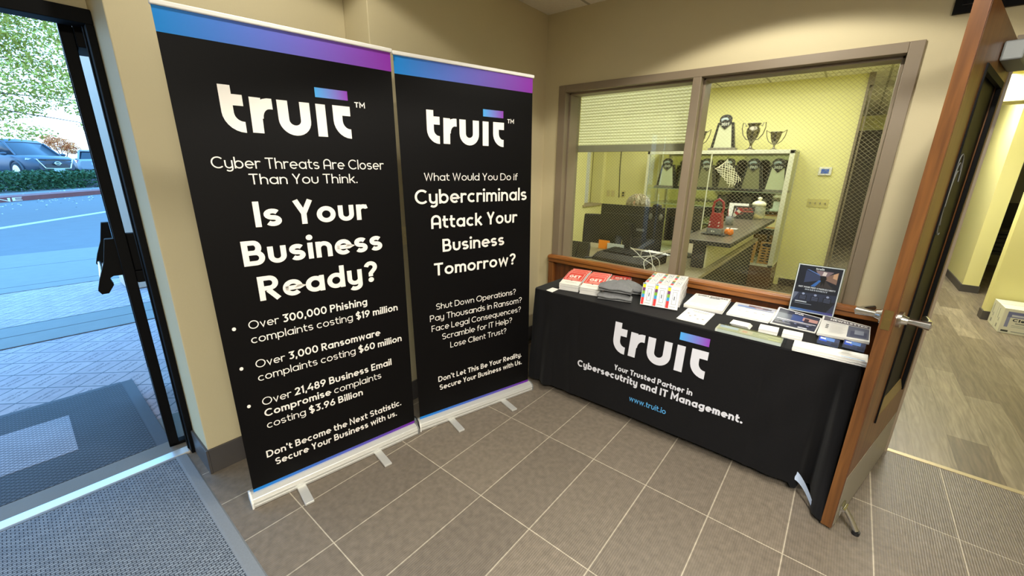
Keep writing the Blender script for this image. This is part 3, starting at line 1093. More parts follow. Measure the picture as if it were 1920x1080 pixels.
b.build('latch_box', MT['black_metal'], d1, bevel=0.004)
b = MB()
b.box(-0.935, -0.870, -3.55, -1.450, -0.004, 0.012)
struct(b.build('trim_door_sill', MT['alu'], bevel=0.003))
b = MB()
b.box(-1.075, -0.935, -3.60, -1.421, -0.02, 0.004)
struct(b.build('trim_concrete_sill', MT['concrete']))

# office and hall shell
b = MB()
b.box(-1.75, 1.64, 5.10, 5.25, 0, CZ)
struct(b.build('wall_office_back', MT['yellow']))
b = MB()
b.box(-1.95, -1.75, WY + WT, 4.42, 0, CZ)
b.box(-1.95, -1.75, 5.0, 5.25, 0, CZ)
b.box(-1.95, -1.75, 4.42, 5.0, 0, 0.955)
b.box(-1.95, -1.75, 4.42, 5.0, 2.2, CZ)
b.box(-2.05, -1.97, 4.3, 5.1, 0.9, 2.3)
struct(b.build('wall_office_left', MT['yellow']))
b = MB()
b.box(-1.75, -0.20, WY + WT - 0.001, WY + WT + 0.012, 0, CZ)
b.box(1.90, 2.05, WY + WT - 0.001, WY + WT + 0.012, 0, CZ)
b.box(-0.20, 1.90, WY + WT - 0.001, WY + WT + 0.012, 2.23, CZ)
b.box(-0.20, 1.90, WY + WT - 0.001, WY + WT + 0.012, 0, 0.775)
struct(b.build('wall_office_front', MT['yellow']))
b = MB()
b.box(2.05, 2.17, WY + WT, 5.25, 0, CZ)
struct(b.build('wall_office_right', MT['yellow']))
b = MB()
b.box(1.64, 1.665, 5.06, 5.26, 0, 2.6)
b.box(1.685, 1.70, 5.10, 5.22, 0, 2.6)
b.box(1.64, 1.70, 5.06, 5.26, 2.6, CZ)
struct(b.build('trim_office_opening', MT['taupe']))
b = MB()
b.box(1.16, 1.63, 5.088, 5.10, 0, 0.10)
struct(b.build('baseboard_office', mat('dark_rubber_base', S(62, 54, 46), 0.5)))
b = MB()
b.box(-1.96, -1.72, 4.36, 5.0, 0.955, 0.985)
struct(b.build('trim_office_sill', mat('grey_stone_sill', S(168, 152, 118), 0.5)))
b = MB()
b.box(-1.945, -1.938, 4.42, 4.86, 0.985, 2.2, cols=None)
for i in range(40):
    z = 0.99 + i * 0.03
    b.box(-1.938, -1.925, 4.42, 4.86, z, z + 0.024)
tag(b.build('window_blind', mat('white_slat_blind', S(232, 236, 232), 0.5)), 'white slatted blind in the deep window recess of the yellow office', 'blind')
b = MB()
b.box(1.5, 3.05, 10.0, 10.1, 0, 2.44)
struct(b.build('wall_hall_end', MT['wall_dark']))
b = MB()
b.box(1.5, 8.0, 10.1, 10.2, 0, CZ)
struct(b.build('wall_hall_far', MT['yellow']))
b = MB()
b.box(3.2, 3.36, 6.5, 9.0, 0, CZ)
struct(b.build('wall_hall_pier', MT['yellow']))
b = MB()
b.box(3.185, 3.372, 6.488, 9.0, 0, 0.10)
struct(b.build('baseboard_hall_pier', MT['base_tile']))
b = MB()
b.box(3.175, 6.0, 5.0, 5.14, 0, CZ)
struct(b.build('wall_hall_front', MT['yellow']))
b = MB()
b.box(3.163, 6.0, 4.988, 5.152, 0, 0.10)
struct(b.build('baseboard_hall_front', MT['base_tile']))
b = MB()
b.box(2.17, 8.0, 5.9, 6.3, 2.42, CZ)
struct(b.build('beam_hall', MT['yellow']))
b = MB()
b.box(6.0, 6.1, WY, 10.2, 0, CZ)
struct(b.build('wall_hall_right', MT['yellow']))
b = MB()
b.box(3.4, 4.6, 9.4, 9.5, 0.0, 2.3)
tag(b.build('partition_panel', MT['grey_wall']), 'blue-grey partition panel behind the stacked dark chairs in the hall', 'panel')
b = MB()
b.box(-3.2, -3.1, WY, 12, 0, CZ)
b.box(-3.2, 8.0, 11.9, 12.0, 0, CZ)
struct(b.build('wall_building_outer', MT['white_paint']))

# ================================================================== roll-up banners
WHITE = S(236, 232, 226)
INK = S(9, 8, 9)


def strip(mb, x0, x1, z0, z1, fn, c0, c1, n=16, mi=0, layer=0):
    a0, a1 = Vector(c0[:3]), Vector(c1[:3])
    for i in range(n):
        s, e = i / n, (i + 1) / n
        ca, cb = tuple(a0.lerp(a1, s)) + (1,), tuple(a0.lerp(a1, e)) + (1,)
        mb.face([fn(x0 + (x1 - x0) * s, z0, layer), fn(x0 + (x1 - x0) * e, z0, layer), fn(x0 + (x1 - x0) * e, z1, layer), fn(x0 + (x1 - x0) * s, z1, layer)], mi, False, [ca, cb, cb, ca])


def banner(label, origin, rotz, gx0, gx1, tilt, lines, logo, bullets, top):
    t = thing('roll_up_banner', label, 'banner', (origin[0], origin[1], 0), rotz, 'roll-up banners by the entrance')
    prof = [(-0.045, 0.0), (-0.046, 0.030), (-0.038, 0.046), (-0.010, 0.056), (0.012, 0.056), (0.038, 0.046), (0.046, 0.030), (0.045, 0.0)]
    c = MB()
    c.prism(prof, lambda u, v, d: (d, u, v + 0.002), 0.008, 0.882)
    c.box(0.010, 0.880, -0.050, -0.045, 0.012, 0.018)
    c.box(0.010, 0.880, -0.050, -0.044, 0.030, 0.034)
    cas = c.build('base_cassette', MT['alu'], t, bevel=0.002)
    for d0, d1 in ((0.0, 0.008), (0.882, 0.890)):
        c = MB()
        c.prism([(u * 1.06, v * 1.05) for u, v in prof], lambda u, v, d: (d, u, v + 0.001), d0, d1)
        c.build('end_cap', MT['grey_plastic'] if d0 else MT['white_plastic'], cas)
    for fx in (0.195, 0.60):
        c = MB()
        c.box(fx, fx + 0.042, -0.188, 0.03, 0.001, 0.013)
        c.build('foot', MT['alu'], t, bevel=0.003)
    c = MB()
    c.cyl((0.44, 0.030, 0.05), (0.44, 0.030, top - 0.02), 0.008, 12)
    c.build('support_pole', MT['chrome'], t)
    sh = math.tan(math.radians(tilt))
    c = MB()
    c.box(gx0 + sh * top - 0.004, gx1 + sh * top + 0.008, -0.009, 0.011, top - 0.018, top)
    c.build('top_rail', MT['white_plastic'], t, bevel=0.004)

    def fn(u, v, layer):
        return (u + sh * 0 + 0.0, -0.0012 - 0.00004 * layer, v)

    def fg(u, v, layer):     # for the sheet and its bands: follows the lean of the sheet
        return (u + sh * v, -0.0006 - 0.0004 * layer, v)
    g = MB()
    zt, zb = top - 0.016, 0.050
    n = 10
    for sgn, yy in ((1, -0.0005), (-1, 0.0005)):
        rows = []
        for i in range(n + 1):
            z = zb + (zt - zb) * i / n
            r = [(gx0 + sh * z + (gx1 - gx0) * j / 8, yy, z) for j in range(9)]
            rows.append(r if sgn > 0 else r[::-1])
        g.grid(rows, 0, False, INK)
    strip(g, gx0, gx1, zt - 0.083, zt + 0.010, fg, S(32, 132, 214), S(140, 52, 172), layer=1)
    strip(g, gx0, gx1, zb, zb + 0.024, fg, S(28, 124, 206), S(104, 34, 150), layer=1)
    poly_logo(g, *logo, fn, 0, WHITE, tm=True)
    for segs, u0, u1, base, cap in lines:
        text(g, segs, u0, u1, base, cap, fn, 0, WHITE)
    for (u, v) in bullets:
        g.face([fn(p[0], p[1], 0) for p in arc(u, v, 0.0075, 0.0085, 0, 360, 16)[:-1]], 0, False, WHITE)
    g.build('graphic_panel', MT['vinyl'], t)
    return t


L, Bd, XB = 0.105, 0.165, 0.185
banner('big black and purple banner asking if your business is ready, beside the entrance door', (-0.20245, -1.37199), math.radians(81.034), 0.020, 0.885, -0.25, [
    ([('Cyber Threats Are Closer', L)], 0.096, 0.802, 1.566, 0.0445),
    ([('Than You Think.', L)], 0.215, 0.664, 1.503, 0.0425),
    ([('Is Your', XB)], 0.211, 0.697, 1.326, 0.107),
    ([('Business', XB)], 0.145, 0.764, 1.163, 0.108),
    ([('Ready?', XB)], 0.182, 0.726, 1.001, 0.110),
    ([('Over ', L), ('300,000 Phishing', Bd)], 0.121, 0.657, 0.881, 0.039),
    ([('complaints costing ', L), ('$19 million', Bd)], 0.121, 0.825, 0.813, 0.039),
    ([('Over ', L), ('3,000 Ransomware', Bd)], 0.121, 0.713, 0.691, 0.039),
    ([('complaints costing ', L), ('$60 million', Bd)], 0.121, 0.836, 0.624, 0.039),
    ([('Over ', L), ('21,489 Business Email', Bd)], 0.120, 0.765, 0.496, 0.040),
    ([('Compromise ', Bd), ('complaints', L)], 0.121, 0.699, 0.435, 0.039),
    ([('costing ', L), ('$3.96 Billion', Bd)], 0.122, 0.587, 0.371, 0.039),
    ([("Don't Become the Next Statistic.", Bd)], 0.099, 0.806, 0.216, 0.038),
    ([('Secure Your Business with us.', Bd)], 0.130, 0.774, 0.158, 0.038),
], (0.160, 0.658, 1.704, 1.874), [(0.067, 0.897), (0.066, 0.707), (0.067, 0.515)], 2.118)
banner('second black and purple banner about cybercriminals attacking tomorrow, near the table', (-0.071409, -0.474138), math.radians(74.717), 0.022, 0.875, -0.90, [
    ([('What Would You Do if', L)], 0.120, 0.743, 1.510, 0.041),
    ([('Cybercriminals', 0.15)], 0.061, 0.818, 1.386, 0.078),
    ([('Attack Your', 0.16)], 0.150, 0.744, 1.247, 0.076),
    ([('Business', 0.16)], 0.215, 0.647, 1.109, 0.075),
    ([('Tomorrow?', 0.16)], 0.157, 0.739, 0.972, 0.075),
    ([('Shut Down Operations?', L)], 0.160, 0.746, 0.762, 0.038),
    ([('Pay Thousands in Ransom?', L)], 0.117, 0.798, 0.693, 0.040),
    ([('Face Legal Consequences?', L)], 0.125, 0.792, 0.627, 0.039),
    ([('Scramble for IT Help?', L)], 0.192, 0.719, 0.561, 0.039),
    ([('Lose Client Trust?', L)], 0.246, 0.672, 0.493, 0.039),
    ([("Don't Let This Be Your Reality.", Bd)], 0.155, 0.808, 0.279, 0.037),
    ([('Secure Your Business with Us.', Bd)], 0.162, 0.812, 0.219, 0.037),
], (0.148, 0.637, 1.702, 1.868), [], 2.116)

g = MB()
g.tube([(-0.030, -0.498, 0.010), (-0.026, -0.492, 0.035), (-0.040, -0.486, 0.066), (-0.070, -0.482, 0.085), (-0.105, -0.480, 0.080)], 0.0045, 8)
tag(g.build('black_cord', MT['black_plastic']), 'short black cord looped between the ends of the two banner bases', 'cord')

# light switch between the banners
sw = thing('light_switch', 'ivory single light switch seen between the two banners', 'switch')
b = MB()
b.box(-0.365, -0.359, -0.308, -0.236, 1.108, 1.222)
b.build('cover_plate', MT['ivory'], sw, bevel=0.003)
b = MB()
b.box(-0.359, -0.346, -0.277, -0.267, 1.158, 1.174)
b.build('toggle', MT['ivory'], sw, bevel=0.002)

# ================================================================== table in its fitted cloth
TX0, TX1, TY0, TY1, TZ = 0.085, 1.955, 0.497, 1.150, 0.742


def lerp_tab(tab, s):
    for (a, va), (c, vc) in zip(tab, tab[1:]):
        if a <= s <= c:
            f = (s - a) / (c - a)
            f = f * f * (3 - 2 * f)
            return va + (vc - va) * f
    return tab[-1][1]


D_FRONT = [(0.0, 0.045), (0.085, 0.045), (0.16, 0.060), (0.20, 0.035), (0.27, 0.085), (0.33, 0.055), (0.45, 0.062), (0.80, 0.064), (1.12, 0.066), (1.50, 0.058), (1.74, 0.060), (1.815, 0.050), (1.850, 0.010), (1.878, 0.004), (1.905, 0.185), (1.930, 0.205), (1.99, 0.205)]


def prof_z(z):
    return max(0.0, min(1.0, (TZ - 0.015 - z) / (TZ - 0.06))) ** 0.85


def cloth_y(x, z):
    return TY0 - prof_z(z) * lerp_tab(D_FRONT, max(0.0, min(1.98, x)))


def cloth_point(s, z):
    """s along the skirt: 'f' front x, or sides"""
    side, q = s
    k = prof_z(z)
    if side == 'f':
        return (q, cloth_y(q, z), z)
    if side == 'l':
        w = 0.012 * math.sin(q * 30) * k
        return (TX0 - 0.03 * k - w, q, z)
    if side == 'r':
        w = 0.010 * math.sin(q * 26 + 1) * k
        return (TX1 + 0.012 * k + w, q, z)
    return (q, TY1 + 0.012 * k, z)


path = []
NB = 12
path += [('l', TY1 - 0.04 - (TY1 - TY0 - 0.08) * i / 30) for i in range(31)]
path += [('f', TX0 + 0.02 + (TX1 - TX0 - 0.03) * i / 220) for i in range(221)]
path += [('r', TY0 + 0.04 + (TY1 - TY0 - 0.08) * i / 30) for i in range(31)]
path += [('b', TX1 - 0.03 - (TX1 - TX0 - 0.06) * i / 40) for i in range(41)]
HEM = 0.045
zs = [TZ - 0.004 - 0.012 * (i / 3) for i in range(4)] + [TZ - 0.016 - (TZ - 0.016 - HEM) * i / 26 for i in range(1, 27)]
tc = thing('tablecloth', 'black printed cloth covering the display table under the window', 'tablecloth')
b = MB()
rows = []
ct = (0.5 * (TX0 + TX1), 0.5 * (TY0 + TY1))
inset = []
for s in path:
    p = cloth_point(s, TZ - 0.004)
    inset.append((p[0] + (0.010 if s[0] == 'l' else -0.010 if s[0] == 'r' else 0), p[1] + (0.010 if s[0] == 'f' else -0.010 if s[0] == 'b' else 0), TZ))
rows.append(inset)
for z in zs:
    f = (TZ - z) / (TZ - HEM)
    row = []
    for i, s in enumerate(path):
        p = cloth_point(s, z)
        # hem lifts in the middle, hangs at the right end; soft creases
        zz = z
        if s[0] == 'f':
            x = s[1]
            lift = 0.02 * math.sin(PI * min(1, max(0, (x - 0.1) / 1.7))) if x < 1.8 else -0.018
            lift += 0.030 if 1.83 < x < 1.89 else 0
            zz = z + lift * f
            if x < 0.50 or x > 1.58:
                a = 0.0045 * math.sin(x * 47 + z * 5) * min(1, f * 2) + 0.003 * math.sin(x * 23 - z * 19)
                p = (p[0], p[1] + a, p[2])
        row.append((p[0], p[1], zz))
    rows.append(row)
b.grid(rows, 0, True, INK, close_u=True)
b.face([(p[0], p[1], p[2]) for p in inset], 0, False, INK)
CW = S(214, 214, 222)


def fc(u, v, layer):
    return (u, cloth_y(u, v - 0.02 * (TZ - v) / TZ) - 0.0035 - 0.0001 * layer, v)


lg = MB()
poly_logo(lg, 0.755, 1.318, 0.459, 0.658, fc, 1, CW)
text(lg, [('Your Trusted Partner in', 0.20)], 0.787, 1.273, 0.342, 0.036, fc, 1, CW)
text(lg, [('Cybersecutrity and IT Management.', 0.215)], 0.521, 1.542, 0.280, 0.047, fc, 1, CW)
text(lg, [('www.truit.io', 0.15)], 0.914, 1.147, 0.172, 0.036, fc, 1, S(86, 160, 214))
k = len(b.v)
b.v += lg.v
b.f += [tuple(q + k for q in f) for f in lg.f]
b.m += lg.m
b.s += lg.s
b.c += lg.c
b.build('cloth', [MT['black_cloth'], MT['cloth_print']], tc)
b = MB()      # turned-up corner of the hem: the pale lining shows
lin = []
for i in range(9):
    f = i / 8
    x = 1.812 + 0.085 * f
    y = 0.452 - 0.100 * f ** 1.5
    lin.append([(x, y + 0.004, 0.128 - 0.030 * f * f - 0.03 * f), (x, y + 0.002, 0.110 - 0.05 * f - 0.012 * math.sin(f * PI)), (x + 0.004, y - 0.004, 0.078 - 0.045 * f + 0.01 * math.sin(f * PI))])
b.grid(lin)
b.build('turned_hem', mat('pale_cloth_lining', S(186, 200, 222), 0.8, vary=0.08, scale=30), tc)

# ================================================================== oak door standing open into the lobby
d2 = struct(thing('door_2', None, None, (1.983, 0.282, 0), math.atan2(0.97141583, 0.23738427)))
d2['label'] = 'oak hall door standing open at the end of the table'
DW, DT, DH = 0.915, 0.040, 2.15
LX0, LX1, LZ0, LZ1 = 0.275, 0.80, 0.48, 1.965
b = MB()
b.box(0, LX0, 0, DT, 0.014, DH)
b.box(LX1, DW, 0, DT, 0.014, DH)
b.box(LX0, LX1, 0, DT, 0.014, LZ0)
b.box(LX0, LX1, 0, DT, LZ1, DH)
b.build('door_slab', MT['wood_door'], d2)
b = MB()
b.box(-0.0006, 0.002, -0.0006, 0.0012, 0.02, DH)
b.box(0.019, 0.0215, -0.0006, 0.0, 0.29, DH)
b.build('veneer_seam', MT['wood_dark'], d2)
b = MB()
for (a, c, d, e) in ((LX0 - 0.006, LX0 + 0.004, LZ0 - 0.012, LZ1 + 0.012), (LX1 - 0.014, LX1 + 0.012, LZ0 - 0.012, LZ1 + 0.012)):
    b.box(a, c, -0.006, 0.010, d, e)
b.box(LX0, LX1, -0.006, 0.010, LZ1 - 0.014, LZ1 + 0.012)
b.build('lite_frame', MT['black_metal'], d2, bevel=0.002)
b = MB()
b.prism([(-0.0005, LZ0 - 0.004), (0.0165, LZ0 - 0.004), (0.0165, LZ0 + 0.045), (0.012, LZ0 + 0.045)], lambda u, v, d: (d, u, v), LX0 + 0.005, LX1 - 0.013)
b.build('sloped_stop', mat('reflection_tinted_stop', S(126, 108, 66), 0.35), d2)  # wood stop with a yellow-green reflection mixed into its colour
b = MB()
b.box(LX0, LX1, 0.016, 0.024, LZ0, LZ1)
gp = b.build('glass_panel', mat('dark_reflection_door_glass', S(17, 16, 14), 0.45, spec=0.12, vary=0.04), d2)  # clear glass; its dark reflection is painted as an opaque base colour
b = MB()
for k in (0, 1, 2):
    pts = [(LX0 + 0.225 + 0.095 * math.cos(a) * (1 - 0.22 * k), 0.0135, 1.50 + 0.17 * math.sin(a) * (1 - 0.2 * k)) for a in [math.radians(20 + 30 * k + q * 14) for q in range(20 - 5 * k)]]
    b.tube(pts, 0.0022, 6)
b.build('etched_ring', MT['grey_plastic'], gp)
b = MB()
b.box(0.018, DW - 0.02, -0.002, 0.0, 0.02, 0.285)
b.build('kick_plate', MT['steel'], d2, bevel=0.0008)
b = MB()
b.box(-0.0015, 0.0, 0.006, 0.034, 0.995, 1.075)
b.cyl((-0.004, 0.020, 1.03), (0.0, 0.020, 1.03), 0.011, 16)
b.build('latch_plate', mat('worn_brass', S(150, 126, 74), 0.35, 0.9, vary=0.1), d2)
for sg, y0 in ((-1, 0.0), (1, DT)):
    b = MB()
    b.cyl((0.075, y0, 1.030), (0.075, y0 + sg * 0.012, 1.030), 0.033, 24)
    b.cyl((0.075, y0 + sg * 0.012, 1.030), (0.075, y0 + sg * 0.030, 1.030), 0.020, 20, r2=0.015)
    b.tube([(0.075, y0 + sg * 0.02, 1.030), (0.075, y0 + sg * 0.050, 1.030), (0.075, y0 + sg * 0.094, 1.029)], [0.0125, 0.0130, 0.0175], 20)
    b.tube([(0.070, y0 + sg * 0.083, 1.029), (0.12, y0 + sg * 0.080, 1.028), (0.19, y0 + sg * 0.062, 1.026)], [0.0165, 0.014, 0.011], 16)
    b.build('lever_handle', MT['chrome'], d2)
b = MB()
b.box(0.50, 0.80, -0.062, -0.002, 2.015, 2.085)
b.build('door_closer', mat('grey_closer_cover', S(112, 116, 116), 0.5, 0.2), d2, bevel=0.006)
b = MB()
b.box(0.79, 0.82, -0.055, -0.035, 2.085, 2.10)
b.tube([(0.80, -0.045, 2.095), (0.93, -0.22, 2.10)], 0.009, 8)
b.build('closer_arm', MT['steel'], d2)
b = MB()
b.box(0.055, 0.115, -0.010, -0.002, 0.060, 0.115)
b.cyl((0.055, -0.014, 0.095), (0.115, -0.014, 0.095), 0.008, 12)
st = b.build('kick_down_stop', MT['chrome'], d2, bevel=0.002)
b = MB()
b.tube([(0.085, -0.014, 0.095), (0.080, -0.045, 0.06), (0.072, -0.075, 0.018)], [0.010, 0.011, 0.012], 12)
b.build('stop_arm', MT['chrome'], st)
b = MB()
b.cyl((0.072, -0.075, 0.001), (0.072, -0.077, 0.020), 0.015, 14)
b.build('rubber_foot', MT['black_plastic'], st)
b = MB()
b.box(2.195, 2.215, WY - 0.01, WY + WT + 0.01, 0, 2.165)
b.box(2.195, 4.10, WY - 0.01, WY + WT + 0.01, 2.150, 2.185)
b.box(4.08, 4.10, WY - 0.01, WY + WT + 0.01, 0, 2.165)
struct(b.build('trim_hall_doorway', MT['taupe']))

# ================================================================== things on the table
TZ0 = TZ + 0.0008


def frame_at(fl, rot, z, pitch=0.0, roll=0.0):
    return Matrix.Translation((fl[0], fl[1], z)) @ Matrix.Rotation(math.radians(rot), 4, 'Z') @ Matrix.Rotation(math.radians(pitch), 4, 'X') @ Matrix.Rotation(math.radians(roll), 4, 'Y')


def put(o, T):
    o.matrix_world = T
    return o


b = MB()
b.prism([(0.194, 0.511), (0.254, 0.499), (0.247, 0.594), (0.190, 0.599)], lambda u, v, d: (u, v, d), TZ0, TZ0 + 0.0012)
tag(b.build('card', MT['paper']), 'single blank white card lying alone at the corner of the black table', 'card')

# red and white booklets
RED, WHT = S(214, 56, 44), S(240, 236, 226)


def booklet_proto():
    w, d, t = 0.145, 0.205, 0.009
    g = MB()
    pg = S(226, 224, 220)
    g.box(0, w, 0, d, 0, t, 0, cols=[WHT, WHT, pg, pg, pg, pg])
    z = t + 0.0004

    def f(u, v, l):
        return (u, v, z + 0.0001 * l)

    def q(x0, x1, y0, y1, c, l=0):
        g.face([f(x0, y0, l), f(x1, y0, l), f(x1, y1, l), f(x0, y1, l)], 0, False, c)
    q(0.0015, w - 0.0015, 0.068, d - 0.0015, RED)
    # double keyline frame, then the title
    for i, (m, c) in enumerate(((0.012, WHT), (0.0145, RED), (0.018, S(232, 120, 104)), (0.020, RED))):
        q(m, w - m, 0.068 + m * 0.9, d - m, c, 1 + i * 2)
    text(g, [('GET', 0.24)], 0.030, 0.116, 0.112, 0.038, lambda u, v, l: f(u, v, 10 + l), 0, WHT)
    q(0.030, 0.115, 0.096, 0.103, S(240, 190, 176), 9)
    q(0.040, 0.104, 0.084, 0.090, S(236, 170, 150), 9)
    q(0.035, 0.110, 0.158, 0.163, S(236, 160, 140), 9)
    q(0.066, 0.076, 0.060, 0.068, S(96, 40, 44), 9)
    q(0.030, 0.118, 0.036, 0.041, S(190, 182, 176), 1)
    q(0.044, 0.104, 0.024, 0.028, S(204, 196, 190), 1)
    return g.build('booklet', MT['print_gloss'])


bk = booklet_proto()
FLAT = [(0, 0, 0, 0), (0.002, 0.001, 0.0094, 0), (-0.001, 0.002, 0.0188, 0), (0.001, 0.000, 0.0282, 0)]
spots = [
    ('A', (0.247, 0.596), 11, FLAT + [(-0.002, 0.104, 0.0402, 12), (-0.003, 0.054, 0.0396, 12), (0.0, 0.003, 0.0378, 12.5)]),
    ('B', (0.410, 0.608), 11.5, FLAT + [(0.000, 0.104, 0.0402, 12), (-0.001, 0.052, 0.0396, 12), (0.001, 0.002, 0.0378, 12.5)]),
    ('C', (0.462, 0.945), 16, FLAT[:3]),
]
where = {'A': 'by the table corner', 'B': 'beside the beanies', 'C': 'behind the beanies'}
rank = ['lowest', 'second up', 'third up', 'fourth up', 'rearmost cover', 'middle cover', 'front top cover']
first = True
for key, fl, rot, lst in spots:
    T0 = frame_at(fl, rot, TZ0)
    for i, (dx, dy, dz, pitch) in enumerate(lst):
        o = bk if first else bk.copy()
        if not first:
            COL.objects.link(o)
        first = False
        o.matrix_world = T0 @ Matrix.Translation((dx, dy, dz)) @ Matrix.Rotation(math.radians(pitch), 4, 'X')
        tag(o, 'red and white booklet, %s of the pile %s' % (rank[i] if key != 'C' else ['lowest', 'middle', 'top'][i], where[key]), 'booklet', 'red and white booklets on the table')


# folded beanies
def beanie_proto():
    t = thing('knit_beanie', 'x', 'hat', group='grey knit beanies on the table')

    def outline(n=44):
        pts = []
        for i in range(n):
            a = PI * i / (n - 1)
            pts.append((0.108 * math.cos(a) * (1 + 0.03 * math.sin(a * 3)), 0.175 * math.sin(a) ** 0.85 + 0.012))
        for i in range(1, 12):
            pts.append((-0.108 + 0.216 * i / 12, 0.010))
        return pts
    g = MB()
    rings = []
    oc = (0.0, 0.080)
    for s, z in [(0.95, 0.001), (1.0, 0.006), (1.015, 0.012), (1.0, 0.018)] + [(math.cos(math.radians(q)), 0.018 + 0.046 * math.sin(math.radians(q))) for q in (12, 24, 36, 48, 60, 72, 82, 88)]:
        rings.append([(oc[0] + (x - oc[0]) * s, oc[1] + (y - oc[1]) * s, z + (0.003 * math.sin(x * 58 + 1) * math.sin(y * 40) + 0.0025 * math.sin(y * 66 + x * 25)) * (1 if z > 0.019 else 0)) for x, y in outline()])
    g.loft(rings)
    g.build('crown', MT['knit'], t)
    g = MB()
    rows = []
    sec = [(-0.004, 0.016), (-0.012, 0.023), (-0.010, 0.032), (0.008, 0.041), (0.040, 0.050), (0.058, 0.052), (0.060, 0.044), (0.03, 0.030)]
    for i in range(25):
        x = -0.112 + 0.224 * i / 24
        e = 1 - 0.35 * abs(x / 0.112) ** 4
        rows.append([(x, 0.006 + y * e + 0.004 * math.sin(x * 40), 0.022 + (z - 0.022) * e + 0.002 * math.sin(x * 55)) for y, z in sec])
    g.loft([r for r in rows])
    g.build('folded_cuff', MT['knit'], t)
    g = MB()
    rows = []
    for i in range(25):
        x = -0.110 + 0.220 * i / 24
        rows.append([(x, 0.004, 0.004), (x, -0.002, 0.009), (x, 0.004, 0.013), (x, 0.035, 0.012), (x, 0.035, 0.005)])
    g.loft(rows)
    g.build('lower_cuff', MT['knit'], t)
    return t


bn = beanie_proto()
bn['label'] = 'grey knit beanie folded flat, underneath another in the front pile'
put(bn, frame_at((0.675, 0.605), 16, TZ0 + 0.001))
dup(bn, label='grey knit beanie folded flat on top of the front pair')
tops = [o for o in COL.objects if o.name.startswith('knit_beanie') and o is not bn]
put(tops[0], frame_at((0.668, 0.612), 10, TZ0 + 0.056))
r3 = dup(bn, label='grey knit beanie lying alone behind the other two, against the oak rail')
put(r3, frame_at((0.662, 0.800), 20, TZ0 + 0.003))
for hat, sz in ((bn, 0.86), (tops[0], 1.0), (r3, 1.35)):
    hat.scale = (1.0, 1.0, sz) if hat is not r3 else (1.12, 1.05, 1.2)

# boxed gadgets
USB_C = [S(250, 220, 40), S(110, 58, 110), S(124, 176, 60), S(52, 152, 210), S(236, 66, 66)]


def gadget_proto():
    w, h, d = 0.0740, 0.142, 0.016      # width, height, thickness: the printed face is the top (z = d)
    g = MB()
    W1, E1 = S(240, 238, 236), S(224, 222, 222)
    g.box(0, w, 0, h, 0, d, 0, cols=[W1, W1, E1, E1, E1, E1])

    def q(x0, x1, y0, y1, c, l=0):
        z = d + 0.0004 + 0.0002 * l
        g.face([(x0, y0, z), (x1, y0, z), (x1, y1, z), (x0, y1, z)], 0, False, c)
    ys = [0.134, 0.112, 0.091, 0.070, 0.048, 0.004]
    for i in range(5):
        q(0.002, 0.019, ys[i + 1], ys[i], USB_C[i])
    q(0.002, 0.019, 0.134, 0.140, S(70, 140, 196))
    q(0.034, 0.060, 0.030, 0.110, S(120, 124, 132))
    q(0.0355, 0.0585, 0.0315, 0.1085, S(214, 218, 226), 1)
    q(0.041, 0.053, 0.036, 0.104, S(236, 238, 242), 2)
    q(0.044, 0.049, 0.058, 0.082, S(70, 74, 84), 3)
    q(0.028, 0.068, 0.120, 0.123, S(150, 152, 158))
    q(0.024, 0.060, 0.014, 0.017, S(160, 162, 168))
    return g.build('gadget_box', MT['print_gloss'])


gb = gadget_proto()
GT = Matrix.Translation((0.834, 0.660, TZ0)) @ Matrix.Rotation(math.radians(9.5), 4, 'Z')
first = True
cols = ['beanie side', 'middle column', 'flyer side']
for c in range(3):
    T = GT @ Matrix.Translation((c * 0.0765, 0.0, 0.0045)) @ Matrix.Rotation(math.radians(73), 4, 'X')
    o = gb if first else gb.copy()
    if not first:
        COL.objects.link(o)
    first = False
    o.matrix_world = T
    tag(o, 'white gadget box propped upright in front of the stack, %s' % cols[c], 'box', 'boxed gadgets on the table')
    for row in range(2):
        for k in range(8):
            o = gb.copy()
            COL.objects.link(o)
            jx, jy = rnd.uniform(-0.001, 0.003), rnd.uniform(-0.006, 0.008)
            o.matrix_world = GT @ Matrix.Translation((c * 0.0765 + jx, 0.080 + row * 0.155 + jy + 0.004 * (k % 2), k * 0.0172))
            ok = ['lowest', 'second', 'third', 'fourth', 'fifth', 'sixth', 'seventh', 'topmost'][k]
            tag(o, 'white gadget box lying flat, %s of the %s pile, %s' % (ok, 'front' if row == 0 else 'rear', cols[c]), 'box', 'boxed gadgets on the table')


